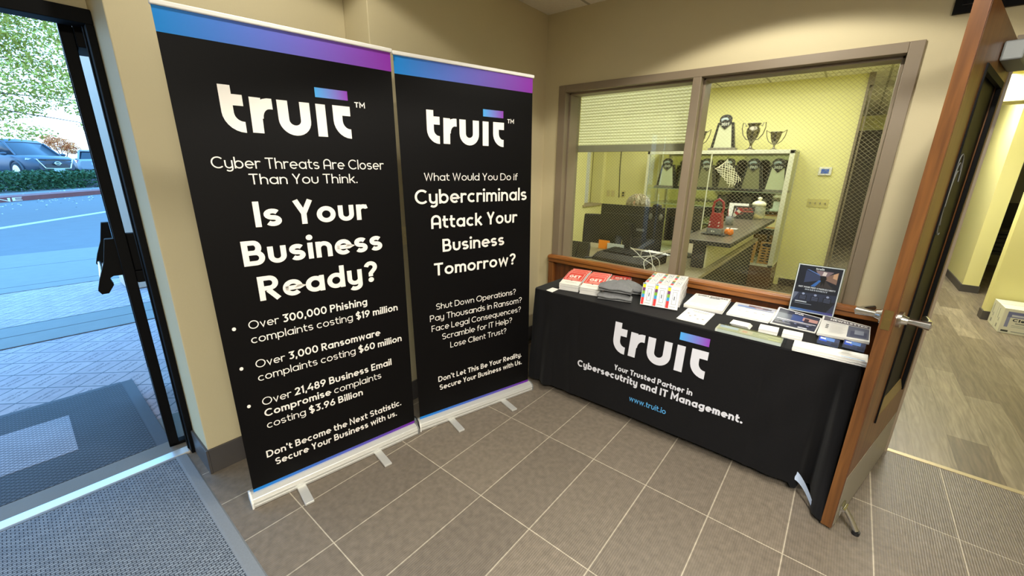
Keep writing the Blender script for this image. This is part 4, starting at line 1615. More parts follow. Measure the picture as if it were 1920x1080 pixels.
# papers
def sheet_pile(name, label, cat, corners, z0, t, paint, curl=None, edge=S(226, 224, 218), top=S(240, 239, 234), layers=0, jitter=0.0, gloss=False):
    """corners FL FR BR BL on the table, paint(q, txt) draws in unit coordinates"""
    fl, fr, br, bl = [Vector(c) for c in corners]

    def xy(u, v):
        return fl * (1 - u) * (1 - v) + fr * u * (1 - v) + br * u * v + bl * (1 - u) * v

    def zz(u, v):
        return (curl(u, v) if curl else 0.0)
    g = MB()
    n = 10
    rows_t = [[(*xy(i / n, j / n), z0 + t + zz(i / n, j / n)) for i in range(n + 1)] for j in range(n + 1)]
    rows_b = [[(*xy(i / n, j / n), z0 + zz(i / n, j / n) * (0.9 if t > 0.004 else 1)) for i in range(n + 1)] for j in range(n + 1)]
    g.grid(rows_t, 0, False, top)
    g.grid([r[::-1] for r in rows_b], 0, False, edge)
    for tr, br_ in ((rows_t[0], rows_b[0]), ([r[-1] for r in rows_t], [r[-1] for r in rows_b]), (rows_t[-1][::-1], rows_b[-1][::-1]), ([r[0] for r in rows_t][::-1], [r[0] for r in rows_b][::-1])):
        g.grid([br_, tr], 0, False, edge)
    for k in range(layers):     # strays that stick out of the pile
        a, d = rnd.uniform(-jitter, jitter), rnd.uniform(-jitter, jitter)
        zl = z0 + t * (k + 0.5) / layers
        g.grid([[(*(xy(i / n, j / n) + Vector((a, d))), zl + zz(i / n, j / n) * 0.95) for i in range(n + 1)] for j in range(n + 1)], 0, False, top)

    def P(u, v, l):
        return (*xy(u, v), z0 + t + zz(u, v) + 0.0009 + 0.0002 * l)

    def q(u0, u1, v0, v1, c, l=0):
        m = max(1, int(round((u1 - u0) * n)), int(round((v1 - v0) * n)))
        m = m if curl else 1
        for i in range(m):
            for j in range(m):
                a0, a1 = u0 + (u1 - u0) * i / m, u0 + (u1 - u0) * (i + 1) / m
                e0, e1 = v0 + (v1 - v0) * j / m, v0 + (v1 - v0) * (j + 1) / m
                g.face([P(a0, e0, l), P(a1, e0, l), P(a1, e1, l), P(a0, e1, l)], 0, False, c)

    def txt(s, u0, u1, base, cap, c, w=0.14, l=2):
        text(g, [(s, w)], u0, u1, base, cap, lambda u, v, k: P(u, v, l + k), 0, c)
    if paint:
        paint(q, txt)
    return tag(g.build(name, MT['print_gloss' if gloss else 'print']), label, cat)


GREY, DGREY, BLUE = S(186, 188, 190), S(84, 92, 104), S(96, 128, 190)


def paint_pad(q, txt):
    txt('SMALL BUSINESS', 0.10, 0.94, 0.84, 0.075, S(70, 78, 88), 0.2)
    q(0.45, 0.74, 0.76, 0.82, S(132, 140, 150))
    for i in range(7):
        q(0.08, 0.90 - 0.06 * (i % 3), 0.66 - i * 0.07, 0.675 - i * 0.07, S(212, 212, 208))
    for u in (0.22, 0.40, 0.62, 0.80):
        q(u, u + 0.06, 0.12, 0.14, GREY)


def paint_flyer(q, txt):
    q(0.20, 0.86, 0.83, 0.87, S(176, 178, 178))
    q(0.28, 0.80, 0.75, 0.78, GREY)
    for (u, v) in ((0.12, 0.52), (0.40, 0.46), (0.26, 0.34), (0.60, 0.22), (0.78, 0.26)):
        q(u, u + 0.09, v, v + 0.10, S(196, 192, 190))
        q(u + 0.02, u + 0.05, v + 0.03, v + 0.07, S(150, 146, 150), 1)


def paint_brochure(q, txt):
    q(0.06, 0.96, 0.68, 0.94, S(210, 216, 232))
    q(0.10, 0.55, 0.70, 0.82, S(132, 158, 210), 1)
    q(0.34, 0.62, 0.80, 0.92, S(150, 124, 128), 1)
    q(0.50, 0.80, 0.74, 0.88, S(172, 152, 160), 2)
    q(0.68, 0.88, 0.76, 0.84, S(104, 108, 122), 3)
    q(0.30, 0.94, 0.66, 0.71, S(158, 168, 206), 2)
    for i in range(4):
        q(0.18 + i * 0.19, 0.25 + i * 0.19, 0.40, 0.43, S(170, 172, 186))
        q(0.14 + i * 0.19, 0.28 + i * 0.19, 0.27, 0.285, S(214, 214, 220))
    q(0.08, 0.9, 0.13, 0.15, S(216, 216, 222))


def paint_dark(q, txt):
    q(0.03, 0.97, 0.04, 0.97, S(58, 60, 78))
    q(0.03, 0.38, 0.30, 0.80, S(104, 110, 124), 1)
    q(0.36, 0.66, 0.52, 0.84, S(64, 82, 140), 1)
    q(0.62, 0.95, 0.62, 0.80, S(196, 150, 142), 2)
    q(0.66, 0.76, 0.56, 0.76, S(70, 54, 62), 3)
    q(0.06, 0.94, 0.46, 0.50, S(224, 224, 232), 3)
    q(0.16, 0.86, 0.40, 0.43, S(170, 172, 190), 3)
    for i in range(3):
        q(0.14 + i * 0.27, 0.34 + i * 0.27, 0.18, 0.34, S(38, 40, 60), 2)
        q(0.22 + i * 0.27, 0.27 + i * 0.27, 0.30, 0.345, S(150, 156, 204), 3)
    q(0.06, 0.42, 0.20, 0.23, S(190, 192, 202), 4)
    q(0.60, 0.80, 0.07, 0.15, S(224, 228, 240), 4)
    txt('truit', 0.40, 0.60, 0.88, 0.055, S(236, 236, 240), 0.24, 5)


def paint_news(q, txt):
    q(0.02, 0.98, 0.80, 0.96, S(104, 100, 106))
    txt('NEWSLETTER', 0.16, 0.94, 0.845, 0.07, S(240, 240, 240), 0.22)
    q(0.56, 0.98, 0.10, 0.78, S(98, 104, 124))
    q(0.62, 0.94, 0.20, 0.52, S(70, 76, 104), 1)
    q(0.70, 0.88, 0.34, 0.60, S(138, 146, 164), 2)
    for i in range(3):
        q(0.10, 0.16, 0.60 - i * 0.08, 0.64 - i * 0.08, S(70, 70, 78))
    for i in range(9):
        q(0.20, 0.52 - 0.03 * (i % 3), 0.68 - i * 0.06, 0.69 - i * 0.06, S(206, 206, 208))
    q(0.10, 0.50, 0.74, 0.76, GREY)


def paint_long(q, txt):
    q(0.08, 0.52, 0.84, 0.89, S(196, 196, 190))
    for i in range(4):
        q(0.12, 0.60 - i * 0.07, 0.66 - i * 0.14, 0.69 - i * 0.14, S(216, 216, 210))
    q(0.66, 0.92, 0.56, 0.60, S(212, 212, 208))
    q(0.66, 0.97, 0.05, 0.12, S(150, 186, 226))


sheet_pile('paper_pad', 'thick pad of white small business sheets behind the small flyers', 'paper', [(1.062, 0.805), (1.287, 0.822), (1.270, 1.125), (1.052, 1.105)], TZ0, 0.022, paint_pad, layers=4, jitter=0.003)
sheet_pile('flyer', 'small pile of white flyers with sketches at the front edge of the table', 'flyer', [(1.105, 0.560), (1.253, 0.560), (1.252, 0.795), (1.100, 0.800)], TZ0, 0.004, paint_flyer, layers=3, jitter=0.008)
sheet_pile('flyer', 'white flyer with a pink edge sticking out from behind the brochures', 'flyer', [(1.445, 1.02), (1.545, 1.04), (1.550, 1.135), (1.455, 1.13)], TZ0, 0.0075, lambda q, t: q(0.05, 0.95, 0.55, 0.92, S(216, 190, 186)), layers=2, jitter=0.002)
sheet_pile('brochure', 'white brochures with a blue city picture, left of the dark flyers'.replace(', left of', ' beside'), 'brochure', [(1.307, 0.835), (1.527, 0.840), (1.545, 1.130), (1.303, 1.120)], TZ0, 0.010, paint_brochure, layers=4, jitter=0.006)
sheet_pile('flyer', 'dark navy flyers lying flat in front of the acrylic sign', 'flyer', [(1.538, 0.846), (1.752, 0.832), (1.765, 1.062), (1.548, 1.075)], TZ0, 0.006, paint_dark, curl=lambda u, v: 0.012 * u * (1 - u) * 0 + 0.035 * v ** 3 * (1 - 0.5 * u) + 0.004 * v, layers=3, jitter=0.004, gloss=True)
sheet_pile('newsletter', 'white newsletter pile with a grey heading band beside the open door', 'newsletter', [(1.762, 0.775), (1.972, 0.780), (1.985, 1.110), (1.772, 1.105)], TZ0, 0.012, paint_news, curl=lambda u, v: 0.014 * (1 - v) ** 2 + 0.03 * v ** 3 * (1 - u) + 0.008 * u, layers=4, jitter=0.005)
sheet_pile('leaflet', 'long white leaflet stack along the front edge near the open door', 'leaflet', [(1.680, 0.492), (1.962, 0.500), (1.966, 0.606), (1.679, 0.583)], TZ0, 0.026, paint_long, layers=5, jitter=0.003)

# card stacks
for i, (x, y, rot, h, lab) in enumerate(((1.364, 0.642, -2, 0.018, 'small stack of white cards, slipping forward, in front of the brochures'), (1.508, 0.652, 3, 0.024, 'small stack of white cards in the middle, in front of the dark flyers'), (1.617, 0.652, 2, 0.024, 'small stack of white cards next to the long leaflet stack'))):
    g = MB()
    nl = 8
    for k in range(nl):
        sh = 0.012 * (1 - k / nl) if i == 0 else rnd.uniform(-0.001, 0.001)
        g.box(sh, 0.089 + sh, 0.0 + sh * 1.5, 0.075 + sh * 1.5, h * k / nl, h * (k + 0.94) / nl)
    o = g.build('card_stack', MT['paper'])
    put(o, frame_at((x, y), rot, TZ0))
    tag(o, lab, 'card stack', 'white card stacks on the table')

# clear holder lying near the front edge with a green leaflet
t = thing('leaflet_holder', 'low clear acrylic holder with a pale green leaflet at the front edge', 'holder')
Th = frame_at((1.335, 0.500), -0.5, TZ0 + 0.001)
g = MB()
for (a, c, d, e, z0, z1) in ((0, 0.312, 0, 0.003, 0, 0.022), (0, 0.312, 0.095, 0.098, 0, 0.022), (0.309, 0.312, 0.003, 0.095, 0, 0.022), (0, 0.312, 0.003, 0.095, 0.019, 0.022)):
    g.box(a, c, d, e, z0, z1, T=Th)
g.build('acrylic_shell', MT['acrylic'], t)
g = MB()
gc = S(166, 166, 138)
g.box(-0.012, 0.296, 0.006, 0.092, 0.0005, 0.0165, T=Th, cols=[gc, gc, S(216, 220, 212), gc, gc, gc])


def hq(x0, x1, y0, y1, c, l=0):
    g.face([Th @ Vector(p) for p in ((x0, y0, 0.0168 + 0.0003 * l), (x1, y0, 0.0168 + 0.0003 * l), (x1, y1, 0.0168 + 0.0003 * l), (x0, y1, 0.0168 + 0.0003 * l))], 0, False, c)


hq(0.0, 0.09, 0.050, 0.086, S(176, 190, 212))
hq(0.10, 0.16, 0.030, 0.080, S(196, 184, 158))
hq(0.112, 0.135, 0.040, 0.070, S(206, 150, 128), 1)
hq(0.19, 0.23, 0.050, 0.056, S(226, 228, 190))
hq(0.235, 0.285, 0.028, 0.034, S(232, 232, 150))
hq(0.225, 0.285, 0.072, 0.076, S(232, 232, 170))
g.build('leaflet', MT['print_gloss'], t)

# blue card holders
for i, (x, y, rot) in enumerate(((1.764, 0.672, -6), (1.866, 0.694, -6))):
    t = thing('card_holder', 'clear holder of blue cards in front of the newsletters, ' + ('beside the white card stack' if i == 0 else 'closest to the door'), 'card holder', group='blue card holders on the table')
    Tc = frame_at((x, y), rot, TZ0 + 0.001)
    Tt = Tc @ Matrix.Rotation(math.radians(-28), 4, 'X')
    g = MB()
    g.box(0, 0.092, -0.002, 0.001, 0, 0.022, T=Tc)
    g.box(0, 0.092, 0.001, 0.05, 0, 0.003, T=Tc)
    g.box(0, 0.002, 0.001, 0.05, 0.003, 0.020, T=Tc)
    g.box(0.090, 0.092, 0.001, 0.05, 0.003, 0.020, T=Tc)
    g.build('acrylic_tray', MT['acrylic'], t)
    g = MB()
    cb = S(52, 62, 96)
    g.box(0.003, 0.089, 0.006, 0.020, 0.006, 0.048, T=Tt, cols=[S(220, 222, 226)] * 2 + [cb, S(220, 222, 226), cb, S(220, 222, 226)])

    def cq(x0, x1, z0, z1, c, l=0):
        y = 0.0054 - 0.0003 * l
        g.face([Tt @ Vector(p) for p in ((x0, y, z0), (x1, y, z0), (x1, y, z1), (x0, y, z1))], 0, False, c)
    cq(0.008, 0.040, 0.024, 0.044, S(36, 84, 214))
    cq(0.030, 0.070, 0.030, 0.046, S(96, 140, 214), 1)
    cq(0.060, 0.086, 0.012, 0.030, S(40, 46, 70), 1)
    cq(0.012, 0.034, 0.034, 0.042, S(214, 226, 240), 2)
    g.build('card_deck', MT['print_gloss'], t)

# slanted acrylic sign
t = thing('acrylic_sign', 'clear acrylic stand with a navy flyer, upright at the back of the table', 'sign stand', (1.590, 1.090, TZ0 + 0.001), math.radians(-1.0))
Ts = Matrix.Rotation(math.radians(-11), 4, 'X')
SW, SHH = 0.226, 0.325
g = MB()
g.box(0, SW, -0.0045, -0.0030, 0.030, SHH, T=Ts)
g.box(0, SW, 0.0012, 0.0030, 0.0, SHH, T=Ts)
g.box(0, SW, 0.0, 0.065, 0.0, 0.003)
g.box(0, 0.003, -0.003, 0.0012, 0.030, SHH, T=Ts)
g.box(SW - 0.003, SW, -0.003, 0.0012, 0.030, SHH, T=Ts)
g.build('acrylic_frame', MT['acrylic'], t)
g = MB()
g.box(0.004, SW - 0.004, -0.0018, -0.0002, 0.036, 0.320, T=Ts, col=S(230, 232, 236))


def sp(u, v, l):
    return Ts @ Vector((0.004 + u * (SW - 0.008), -0.0020 - 0.00008 * l, 0.036 + v * 0.284))


def sq(u0, u1, v0, v1, c, l=1, c2=None, n=1):
    for i in range(n):
        a, e = u0 + (u1 - u0) * i / n, u0 + (u1 - u0) * (i + 1) / n
        if c2:
            ca = tuple(Vector(c[:3]).lerp(Vector(c2[:3]), i / n)) + (1,)
            ce = tuple(Vector(c[:3]).lerp(Vector(c2[:3]), (i + 1) / n)) + (1,)
            g.face([sp(a, v0, l), sp(e, v0, l), sp(e, v1, l), sp(a, v1, l)], 0, False, [ca, ce, ce, ca])
        else:
            g.face([sp(a, v0, l), sp(e, v0, l), sp(e, v1, l), sp(a, v1, l)], 0, False, c)


sq(0.025, 0.975, 0.02, 0.98, S(32, 36, 52), 0)
# corridor picture: walls run to a vanishing point behind a standing figure
vp = (0.60, 0.745)
quad = lambda pts, c, l: g.face([sp(u, v, l) for u, v in pts], 0, False, c)
quad([(0.20, 0.88), vp, vp, (0.20, 0.64)], S(60, 74, 116), 1)
g.faces = None
quad([(0.20, 0.88), (0.52, 0.80), (0.52, 0.70), (0.20, 0.62)], S(62, 72, 108), 2)
quad([(0.20, 0.90), (0.52, 0.80), (0.50, 0.83), (0.26, 0.90)], S(96, 124, 190), 3)
quad([(0.66, 0.80), (0.90, 0.91), (0.90, 0.66), (0.66, 0.72)], S(150, 116, 104), 2)
quad([(0.80, 0.86), (0.89, 0.90), (0.89, 0.76), (0.80, 0.78)], S(226, 176, 140), 3)
quad([(0.50, 0.80), (0.68, 0.80), (0.80, 0.90), (0.40, 0.90)], S(150, 126, 136), 2)
quad([(0.56, 0.81), (0.64, 0.81), (0.66, 0.88), (0.58, 0.89)], S(238, 222, 220), 3)
quad([(0.52, 0.71), (0.66, 0.71), (0.86, 0.56), (0.36, 0.56)], S(66, 58, 62), 2)
quad([(0.52, 0.71), (0.57, 0.70), (0.46, 0.56), (0.36, 0.56)], S(64, 116, 196), 3)
quad([(0.585, 0.785), (0.625, 0.785), (0.655, 0.70), (0.645, 0.575), (0.615, 0.66), (0.575, 0.575), (0.560, 0.70)], S(24, 22, 30), 4)
quad([(0.53, 0.765), (0.68, 0.765), (0.67, 0.735), (0.54, 0.735)], S(26, 24, 32), 5)
text(g, [('truit', 0.25)], 0.40, 0.58, 0.915, 0.038, lambda u, v, l: sp(u, v, 6 + l), 0, S(236, 236, 240))
text(g, [('GET YOUR FREE CYBERSECURITY', 0.24)], 0.10, 0.92, 0.515, 0.030, lambda u, v, l: sp(u, v, 6 + l), 0, S(226, 228, 236))
text(g, [('ASSESSMENT', 0.24)], 0.26, 0.76, 0.468, 0.028, lambda u, v, l: sp(u, v, 6 + l), 0, S(196, 200, 214))
quad([(0.03, 0.40), (0.97, 0.44), (0.97, 0.30), (0.03, 0.20)], S(52, 58, 84), 1)
quad([(0.03, 0.20), (0.14, 0.40), (0.03, 0.40)], S(110, 116, 140), 2)
quad([(0.97, 0.28), (0.82, 0.06), (0.97, 0.06)], S(66, 72, 102), 2)
for i in range(3):
    sq(0.16 + 0.27 * i, 0.34 + 0.27 * i, 0.25, 0.36, S(26, 30, 48), 3)
    g.face([sp(*p, 5) for p in arc(0.25 + 0.27 * i, 0.385, 0.032, 0.022, 0, 360, 12)[:-1]], 0, False, S(168, 176, 212))
    for k in range(4):
        sq(0.18 + 0.27 * i, 0.32 + 0.27 * i, 0.335 - 0.022 * k, 0.343 - 0.022 * k, S(106, 114, 146), 4)
sq(0.10, 0.36, 0.205, 0.225, S(216, 220, 232), 4)
sq(0.10, 0.48, 0.170, 0.180, S(160, 166, 186), 4)
sq(0.025, 0.975, 0.02, 0.065, S(92, 140, 206), 5, S(84, 70, 150), 8)
g.build('flyer', MT['print_gloss'], t)

# ================================================================== behind the glass: the office
bl = thing('cellular_shade', 'cream honeycomb shade half lowered behind the smaller window pane', 'blind')
g = MB()
y0 = WY + WT + 0.035
rows = []
nz_ = 19
for i in range(nz_ * 2 + 1):
    z = 2.20 - (2.20 - 1.775) * i / (nz_ * 2)
    rows.append([(-0.172, y0 + (0.010 if i % 2 else -0.004), z), (0.835, y0 + (0.010 if i % 2 else -0.004), z)])
g.grid(rows, 0, False)
g.build('pleated_fabric', MT['blind'], bl)
g = MB()
g.box(-0.172, 0.835, y0 - 0.012, y0 + 0.016, 1.722, 1.776)
g.build('bottom_rail', MT['rail_grey'], bl, bevel=0.004)
g = MB()
g.box(-0.172, 0.835, y0 - 0.018, y0 + 0.022, 2.20, 2.24)
g.build('head_rail', MT['rail_grey'], bl, bevel=0.004)

# reception desk with raised counter
dk = thing('reception_desk', 'grey reception desk with a raised counter inside the office', 'desk')
g = MB()
g.box(-0.55, 0.91, 1.50, 2.52, 0.705, 0.74)
g.box(0.30, 0.91, 2.52, 4.35, 0.705, 0.74)
g.build('worktop', MT['desk'], dk, bevel=0.004)
g = MB()
g.box(0.62, 1.05, 1.965, 4.38, 0.962, 1.0)
g.build('counter_top', MT['counter'], dk, bevel=0.003)
g = MB()
g.box(0.62, 1.05, 1.963, 1.967, 0.963, 0.999)
g.box(1.049, 1.0525, 1.965, 4.38, 0.963, 0.999)
g.build('edge_band', MT['desk_dark'], dk)
for yy in (2.02, 3.15, 4.25):
    g = MB()
    g.box(0.74, 0.84, yy, yy + 0.07, 0.74, 0.962)
    g.build('post', MT['desk_dark'], dk, bevel=0.003)
g = MB()
g.box(0.845, 0.860, 2.05, 4.30, 0.742, 0.960)
g.build('privacy_panel', MT['panel_cream'], dk)
g = MB()
g.box(0.34, 0.875, 1.85, 4.30, 0.0, 0.705)
g.box(-0.52, 0.34, 2.30, 2.50, 0.0, 0.705)
g.build('base_cabinet', MT['desk_dark'], dk)


def monitor(label, x, y, rot, w, h, zb):
    t = thing('computer_monitor', label, 'monitor', (x, y, 0.7405), math.radians(rot), 'monitors on the reception desk')
    zb -= 0.7405
    g = MB()
    g.box(0, w, 0.0, 0.020, zb, zb + h)
    g.box(0.04, w - 0.04, -0.018, 0.0, zb + 0.03, zb + h * 0.72)
    g.build('housing', MT['black_plastic'], t, bevel=0.004)
    g = MB()
    g.box(0.008, w - 0.008, 0.020, 0.0215, zb + 0.012, zb + h - 0.008)
    g.build('screen', MT['dark_glass'], t)
    g = MB()
    g.box(w * 0.5 - 0.045, w * 0.5 + 0.045, -0.065, -0.019, 0.012, zb + h * 0.45)
    g.box(w * 0.5 - 0.13, w * 0.5 + 0.13, -0.16, 0.06, 0.0, 0.013)
    g.build('stand', MT['black_plastic'], t, bevel=0.006)
    g = MB()
    g.box(w * 0.62, w * 0.74, -0.0205, -0.0182, zb + 0.075, zb + 0.10)
    g.build('port_strip', MT['grey_plastic'], t)
    return t


monitor('black computer monitor seen from behind, straight behind the smaller pane', -0.339, 2.30, 0, 0.695, 0.325, 0.897)
monitor('second black monitor turned aside, partly behind the window mullion', 0.368, 2.34, 54, 0.42, 0.325, 0.897)
t = thing('headset', 'black headset hooked over the top of the monitor', 'headset')
g = MB()
g.tube([(0.285 + 0.055 * math.cos(a), 2.272, 1.18 + 0.075 * math.sin(a)) for a in [math.radians(-20 + i * 18) for i in range(13)]], 0.007, 8)
g.build('headband', MT['black_plastic'], t)
for a in (-0.05, 0.05):
    g = MB()
    g.ball((0.285 + a, 2.262, 1.135), (0.020, 0.020, 0.032), 12)
    g.build('ear_cup', MT['grey_plastic'], t)
t = thing('webcam', 'small webcam clipped on top of the monitor edge', 'webcam')
g = MB()
g.box(0.235, 0.315, 2.28, 2.33, 1.2225, 1.248)
g.build('camera_body', MT['black_plastic'], t, bevel=0.006)
t = thing('desk_phone', 'black desk phone on the reception desk by the window jamb', 'phone', (-0.20, 1.70, 0.7405), math.radians(8))
for (a, c) in ((-0.125, -0.055), (-0.045, 0.055)):
    g = MB()
    g.prism([(-0.06, 0.0), (0.05, 0.0), (0.07, 0.10), (0.055, 0.145), (0.03, 0.145)], lambda u, v, d: (d, u, v), a, c)
    g.build('handset' if a < -0.1 else 'keypad_body', MT['black_plastic'], t, bevel=0.008)
g = MB()
g.tube([(0.045, -0.05, 0.012), (0.09, -0.02, 0.010), (0.14, 0.05, 0.012), (0.15, 0.09, 0.012), (0.12, 0.12, 0.012)], 0.009, 8)
g.build('cord', MT['black_plastic'], t)
g = MB()
g.box(-0.304, -0.177, 2.235, 2.245, 0.7415, 0.836)
tag(g.build('notepad', mat('orange_card', S(252, 148, 10), 0.6)), 'bright orange note block standing under the monitor', 'notepad')
g = MB()
g.box(-0.172, 0.010, 2.18, 2.20, 0.7415, 0.822)
tag(g.build('envelope', mat('pale_blue_paper', S(200, 206, 208), 0.7)), 'pale grey envelope standing beside the orange note block', 'envelope')
for i, (x, y, w, d, r, lab) in enumerate(((0.10, 2.33, 0.30, 0.16, -14, 'loose white papers lying under the two monitors'), (-0.12, 2.02, 0.13, 0.09, 20, 'small white paper lying between the phone and the orange note block'))):
    g = MB()
    g.box(0, w, 0, d, 0, 0.004)
    g.box(0.03, w + 0.02, 0.02, d + 0.02, 0.004, 0.007)
    o = g.build('loose_paper', MT['paper'])
    put(o, frame_at((x, y), r, 0.7412))
    tag(o, lab, 'paper')
t = thing('docking_tray', 'low black equipment tray on the desk beneath the window', 'tray', (0.20, 1.86, 0.7405), math.radians(-6))
g = MB()
g.prism([(-0.20, 0.0), (0.20, 0.0), (0.20, 0.075), (-0.12, 0.065), (-0.20, 0.03)], lambda u, v, d: (d, u, v), -0.26, 0.30)
g.build('tray_body', MT['desk_dark'], t, bevel=0.006)
g = MB()
for i in range(9):
    g.box(-0.22 + i * 0.055, -0.18 + i * 0.055, -0.08, 0.16, 0.072, 0.082)
g.build('tray_keys', MT['black_plastic'], t)
rc = random.Random(3)
for i, lab in enumerate(('white cable looping up behind the gadget boxes', 'white cable trailing across the desk to the mullion', 'white cable crossing over the black tray', 'white cable curling at the window end of the desk')):
    g = MB()
    base = [[(0.50, 1.56, 0.755), (0.47, 1.60, 0.82), (0.53, 1.62, 0.87), (0.60, 1.60, 0.84), (0.62, 1.56, 0.76)],
            [(0.36, 1.62, 0.84), (0.47, 1.60, 0.86), (0.60, 1.66, 0.90), (0.72, 1.74, 0.96), (0.70, 1.85, 0.98)],
            [(0.16, 2.02, 0.84), (0.30, 1.84, 0.835), (0.44, 1.62, 0.84), (0.56, 1.58, 0.80), (0.60, 1.54, 0.755)],
            [(0.42, 1.64, 0.84), (0.44, 1.60, 0.90), (0.50, 1.58, 0.92), (0.54, 1.58, 0.86), (0.57, 1.56, 0.76)]][i]
    pts = []
    for k in range(len(base) - 1):
        p0, p1, p2, p3 = [Vector(base[max(0, min(len(base) - 1, k + q))]) for q in (-1, 0, 1, 2)]
        for s in range(6):
            u = s / 6
            pts.append(0.5 * ((2 * p1) + (-p0 + p2) * u + (2 * p0 - 5 * p1 + 4 * p2 - p3) * u * u + (-p0 + 3 * p1 - 3 * p2 + p3) * u ** 3))
    pts.append(Vector(base[-1]))
    g.tube(pts, 0.0035, 8)
    tag(g.build('white_cable', MT['white_plastic']), lab, 'cable', 'white cables on the reception desk')

# office chair and the person working behind the screen
t = thing('office_chair', 'dark mesh office chair behind the monitor by the yellow wall', 'chair', (-0.66, 2.95, 0), math.radians(12))
g = MB()
rows = []
for i in range(9):
    z = 0.56 + 0.46 * i / 8
    rows.append([(-0.21 * (1 - 0.10 * (i / 8) ** 2) + 0.42 * (1 - 0.10 * (i / 8) ** 2) * j / 8, -0.02 + 0.05 * math.cos((j / 8 - 0.5) * PI) - 0.04 * (i / 8), z) for j in range(9)])
g.grid(rows)
g.build('backrest', MT['mesh_chair'], t)
g = MB()
g.tube([rows[0][0]] + [r[0] for r in rows] + rows[-1] + [r[-1] for r in rows[::-1]] + rows[0][::-1], 0.014, 8)
g.build('back_frame', MT['black_plastic'], t)
g = MB()
g.lathe([(0.20, 0.44), (0.235, 0.455), (0.235, 0.49), (0.20, 0.505)], (0, 0.22, 0), 24)
g.build('seat', MT['black_plastic'], t)
g = MB()
g.cyl((0, 0.22, 0.08), (0, 0.22, 0.44), 0.03, 12)
for k in range(5):
    a = k * 2 * PI / 5
    g.tube([(0, 0.22, 0.10), (0.28 * math.cos(a), 0.22 + 0.28 * math.sin(a), 0.06)], [0.025, 0.016], 8)
g.build('star_base', MT['black_plastic'], t)
for k in range(5):
    a = k * 2 * PI / 5
    g = MB()
    g.cyl((0.28 * math.cos(a) - 0.015, 0.22 + 0.28 * math.sin(a), 0.03), (0.28 * math.cos(a) + 0.015, 0.22 + 0.28 * math.sin(a), 0.03), 0.03, 12)
    g.build('caster', MT['black_plastic'], t)


c2 = dup(t, (-0.215, 3.30, 0), PI, 'dark mesh office chair under the person seated behind the monitor')


def skin_body(name, verts, edges, radii, m, parent, sub=2, root=0):
    me = bpy.data.meshes.new(name)
    me.from_pydata(verts, edges, [])
    me.materials.append(m)
    o = bpy.data.objects.new(name, me)
    COL.objects.link(o)
    o.parent = parent
    o.modifiers.new('skin', 'SKIN')
    sub_m = o.modifiers.new('subsurf', 'SUBSURF')
    sub_m.levels = sub_m.render_levels = sub
    sv = me.skin_vertices[0].data if me.skin_vertices else None
    if sv is None:
        me.attributes
    for i, r in enumerate(radii):
        sv[i].radius = (r, r) if not isinstance(r, tuple) else r
        sv[i].use_root = (i == root)
    o.modifiers['skin'].use_smooth_shade = True
    return o


pe = thing('person', 'person with grey-blond hair seated behind the monitor, only the hair showing', 'person', (-0.215, 3.0, -0.022))
V = [(0, 0.10, 0.56), (0, 0.09, 0.72), (0, 0.05, 0.90), (0, 0.02, 1.00), (0, 0.0, 1.07), (0, -0.015, 1.13),
     (0.17, 0.03, 0.98), (0.21, 0.0, 0.76), (0.12, -0.20, 0.665), (-0.17, 0.03, 0.98), (-0.21, 0.0, 0.76), (-0.12, -0.20, 0.665),
     (0.10, 0.06, 0.54), (0.11, -0.32, 0.53), (0.11, -0.30, 0.12), (0.11, -0.40, 0.05), (-0.10, 0.06, 0.54), (-0.11, -0.32, 0.53), (-0.11, -0.30, 0.12), (-0.11, -0.40, 0.05)]
E_ = [(0, 1), (1, 2), (2, 3), (3, 4), (4, 5), (3, 6), (6, 7), (7, 8), (3, 9), (9, 10), (10, 11), (0, 12), (12, 13), (13, 14), (14, 15), (0, 16), (16, 17), (17, 18), (18, 19)]
RD = [0.15, 0.14, 0.15, 0.12, 0.058, 0.052, 0.062, 0.048, 0.034, 0.062, 0.048, 0.034, 0.09, 0.062, 0.045, 0.04, 0.09, 0.062, 0.045, 0.04]
try:
    skin_body('clothed_body', V, E_, RD, MT['shirt'], pe)
except Exception:
    pass
g = MB()
g.ball((0, -0.02, 1.205), (0.072, 0.092, 0.112), 24)
g.ball((0, -0.113, 1.195), (0.012, 0.014, 0.018), 10)
g.ball((0.028, -0.098, 1.215), (0.010, 0.008, 0.006), 8)
g.ball((-0.028, -0.098, 1.215), (0.010, 0.008, 0.006), 8)
g.ball((0, -0.103, 1.155), (0.022, 0.008, 0.005), 8)
g.ball((0.073, -0.015, 1.20), (0.010, 0.018, 0.028), 8)
g.ball((-0.073, -0.015, 1.20), (0.010, 0.018, 0.028), 8)
g.build('head', MT['skin'], pe)
for sg in (1, -1):
    g = MB()
    hx = sg * 0.10
    g.box(hx - 0.035, hx + 0.035, -0.27, -0.19, 0.635, 0.658)
    for k in range(4):
        g.tube([(hx - 0.028 + k * 0.019, -0.27, 0.647), (hx - 0.029 + k * 0.0195, -0.31 - 0.006 * (k in (1, 2)), 0.652), (hx - 0.03 + k * 0.02, -0.335 - 0.010 * (k in (1, 2)), 0.638)], [0.009, 0.0085, 0.007], 8)
    g.tube([(hx - sg * 0.034, -0.21, 0.647), (hx - sg * 0.055, -0.24, 0.647), (hx - sg * 0.058, -0.265, 0.640)], [0.011, 0.010, 0.008], 8)
    g.build('hand', MT['skin'], pe, bevel=0.008)
g = MB()
rh = random.Random(5)
rings = []
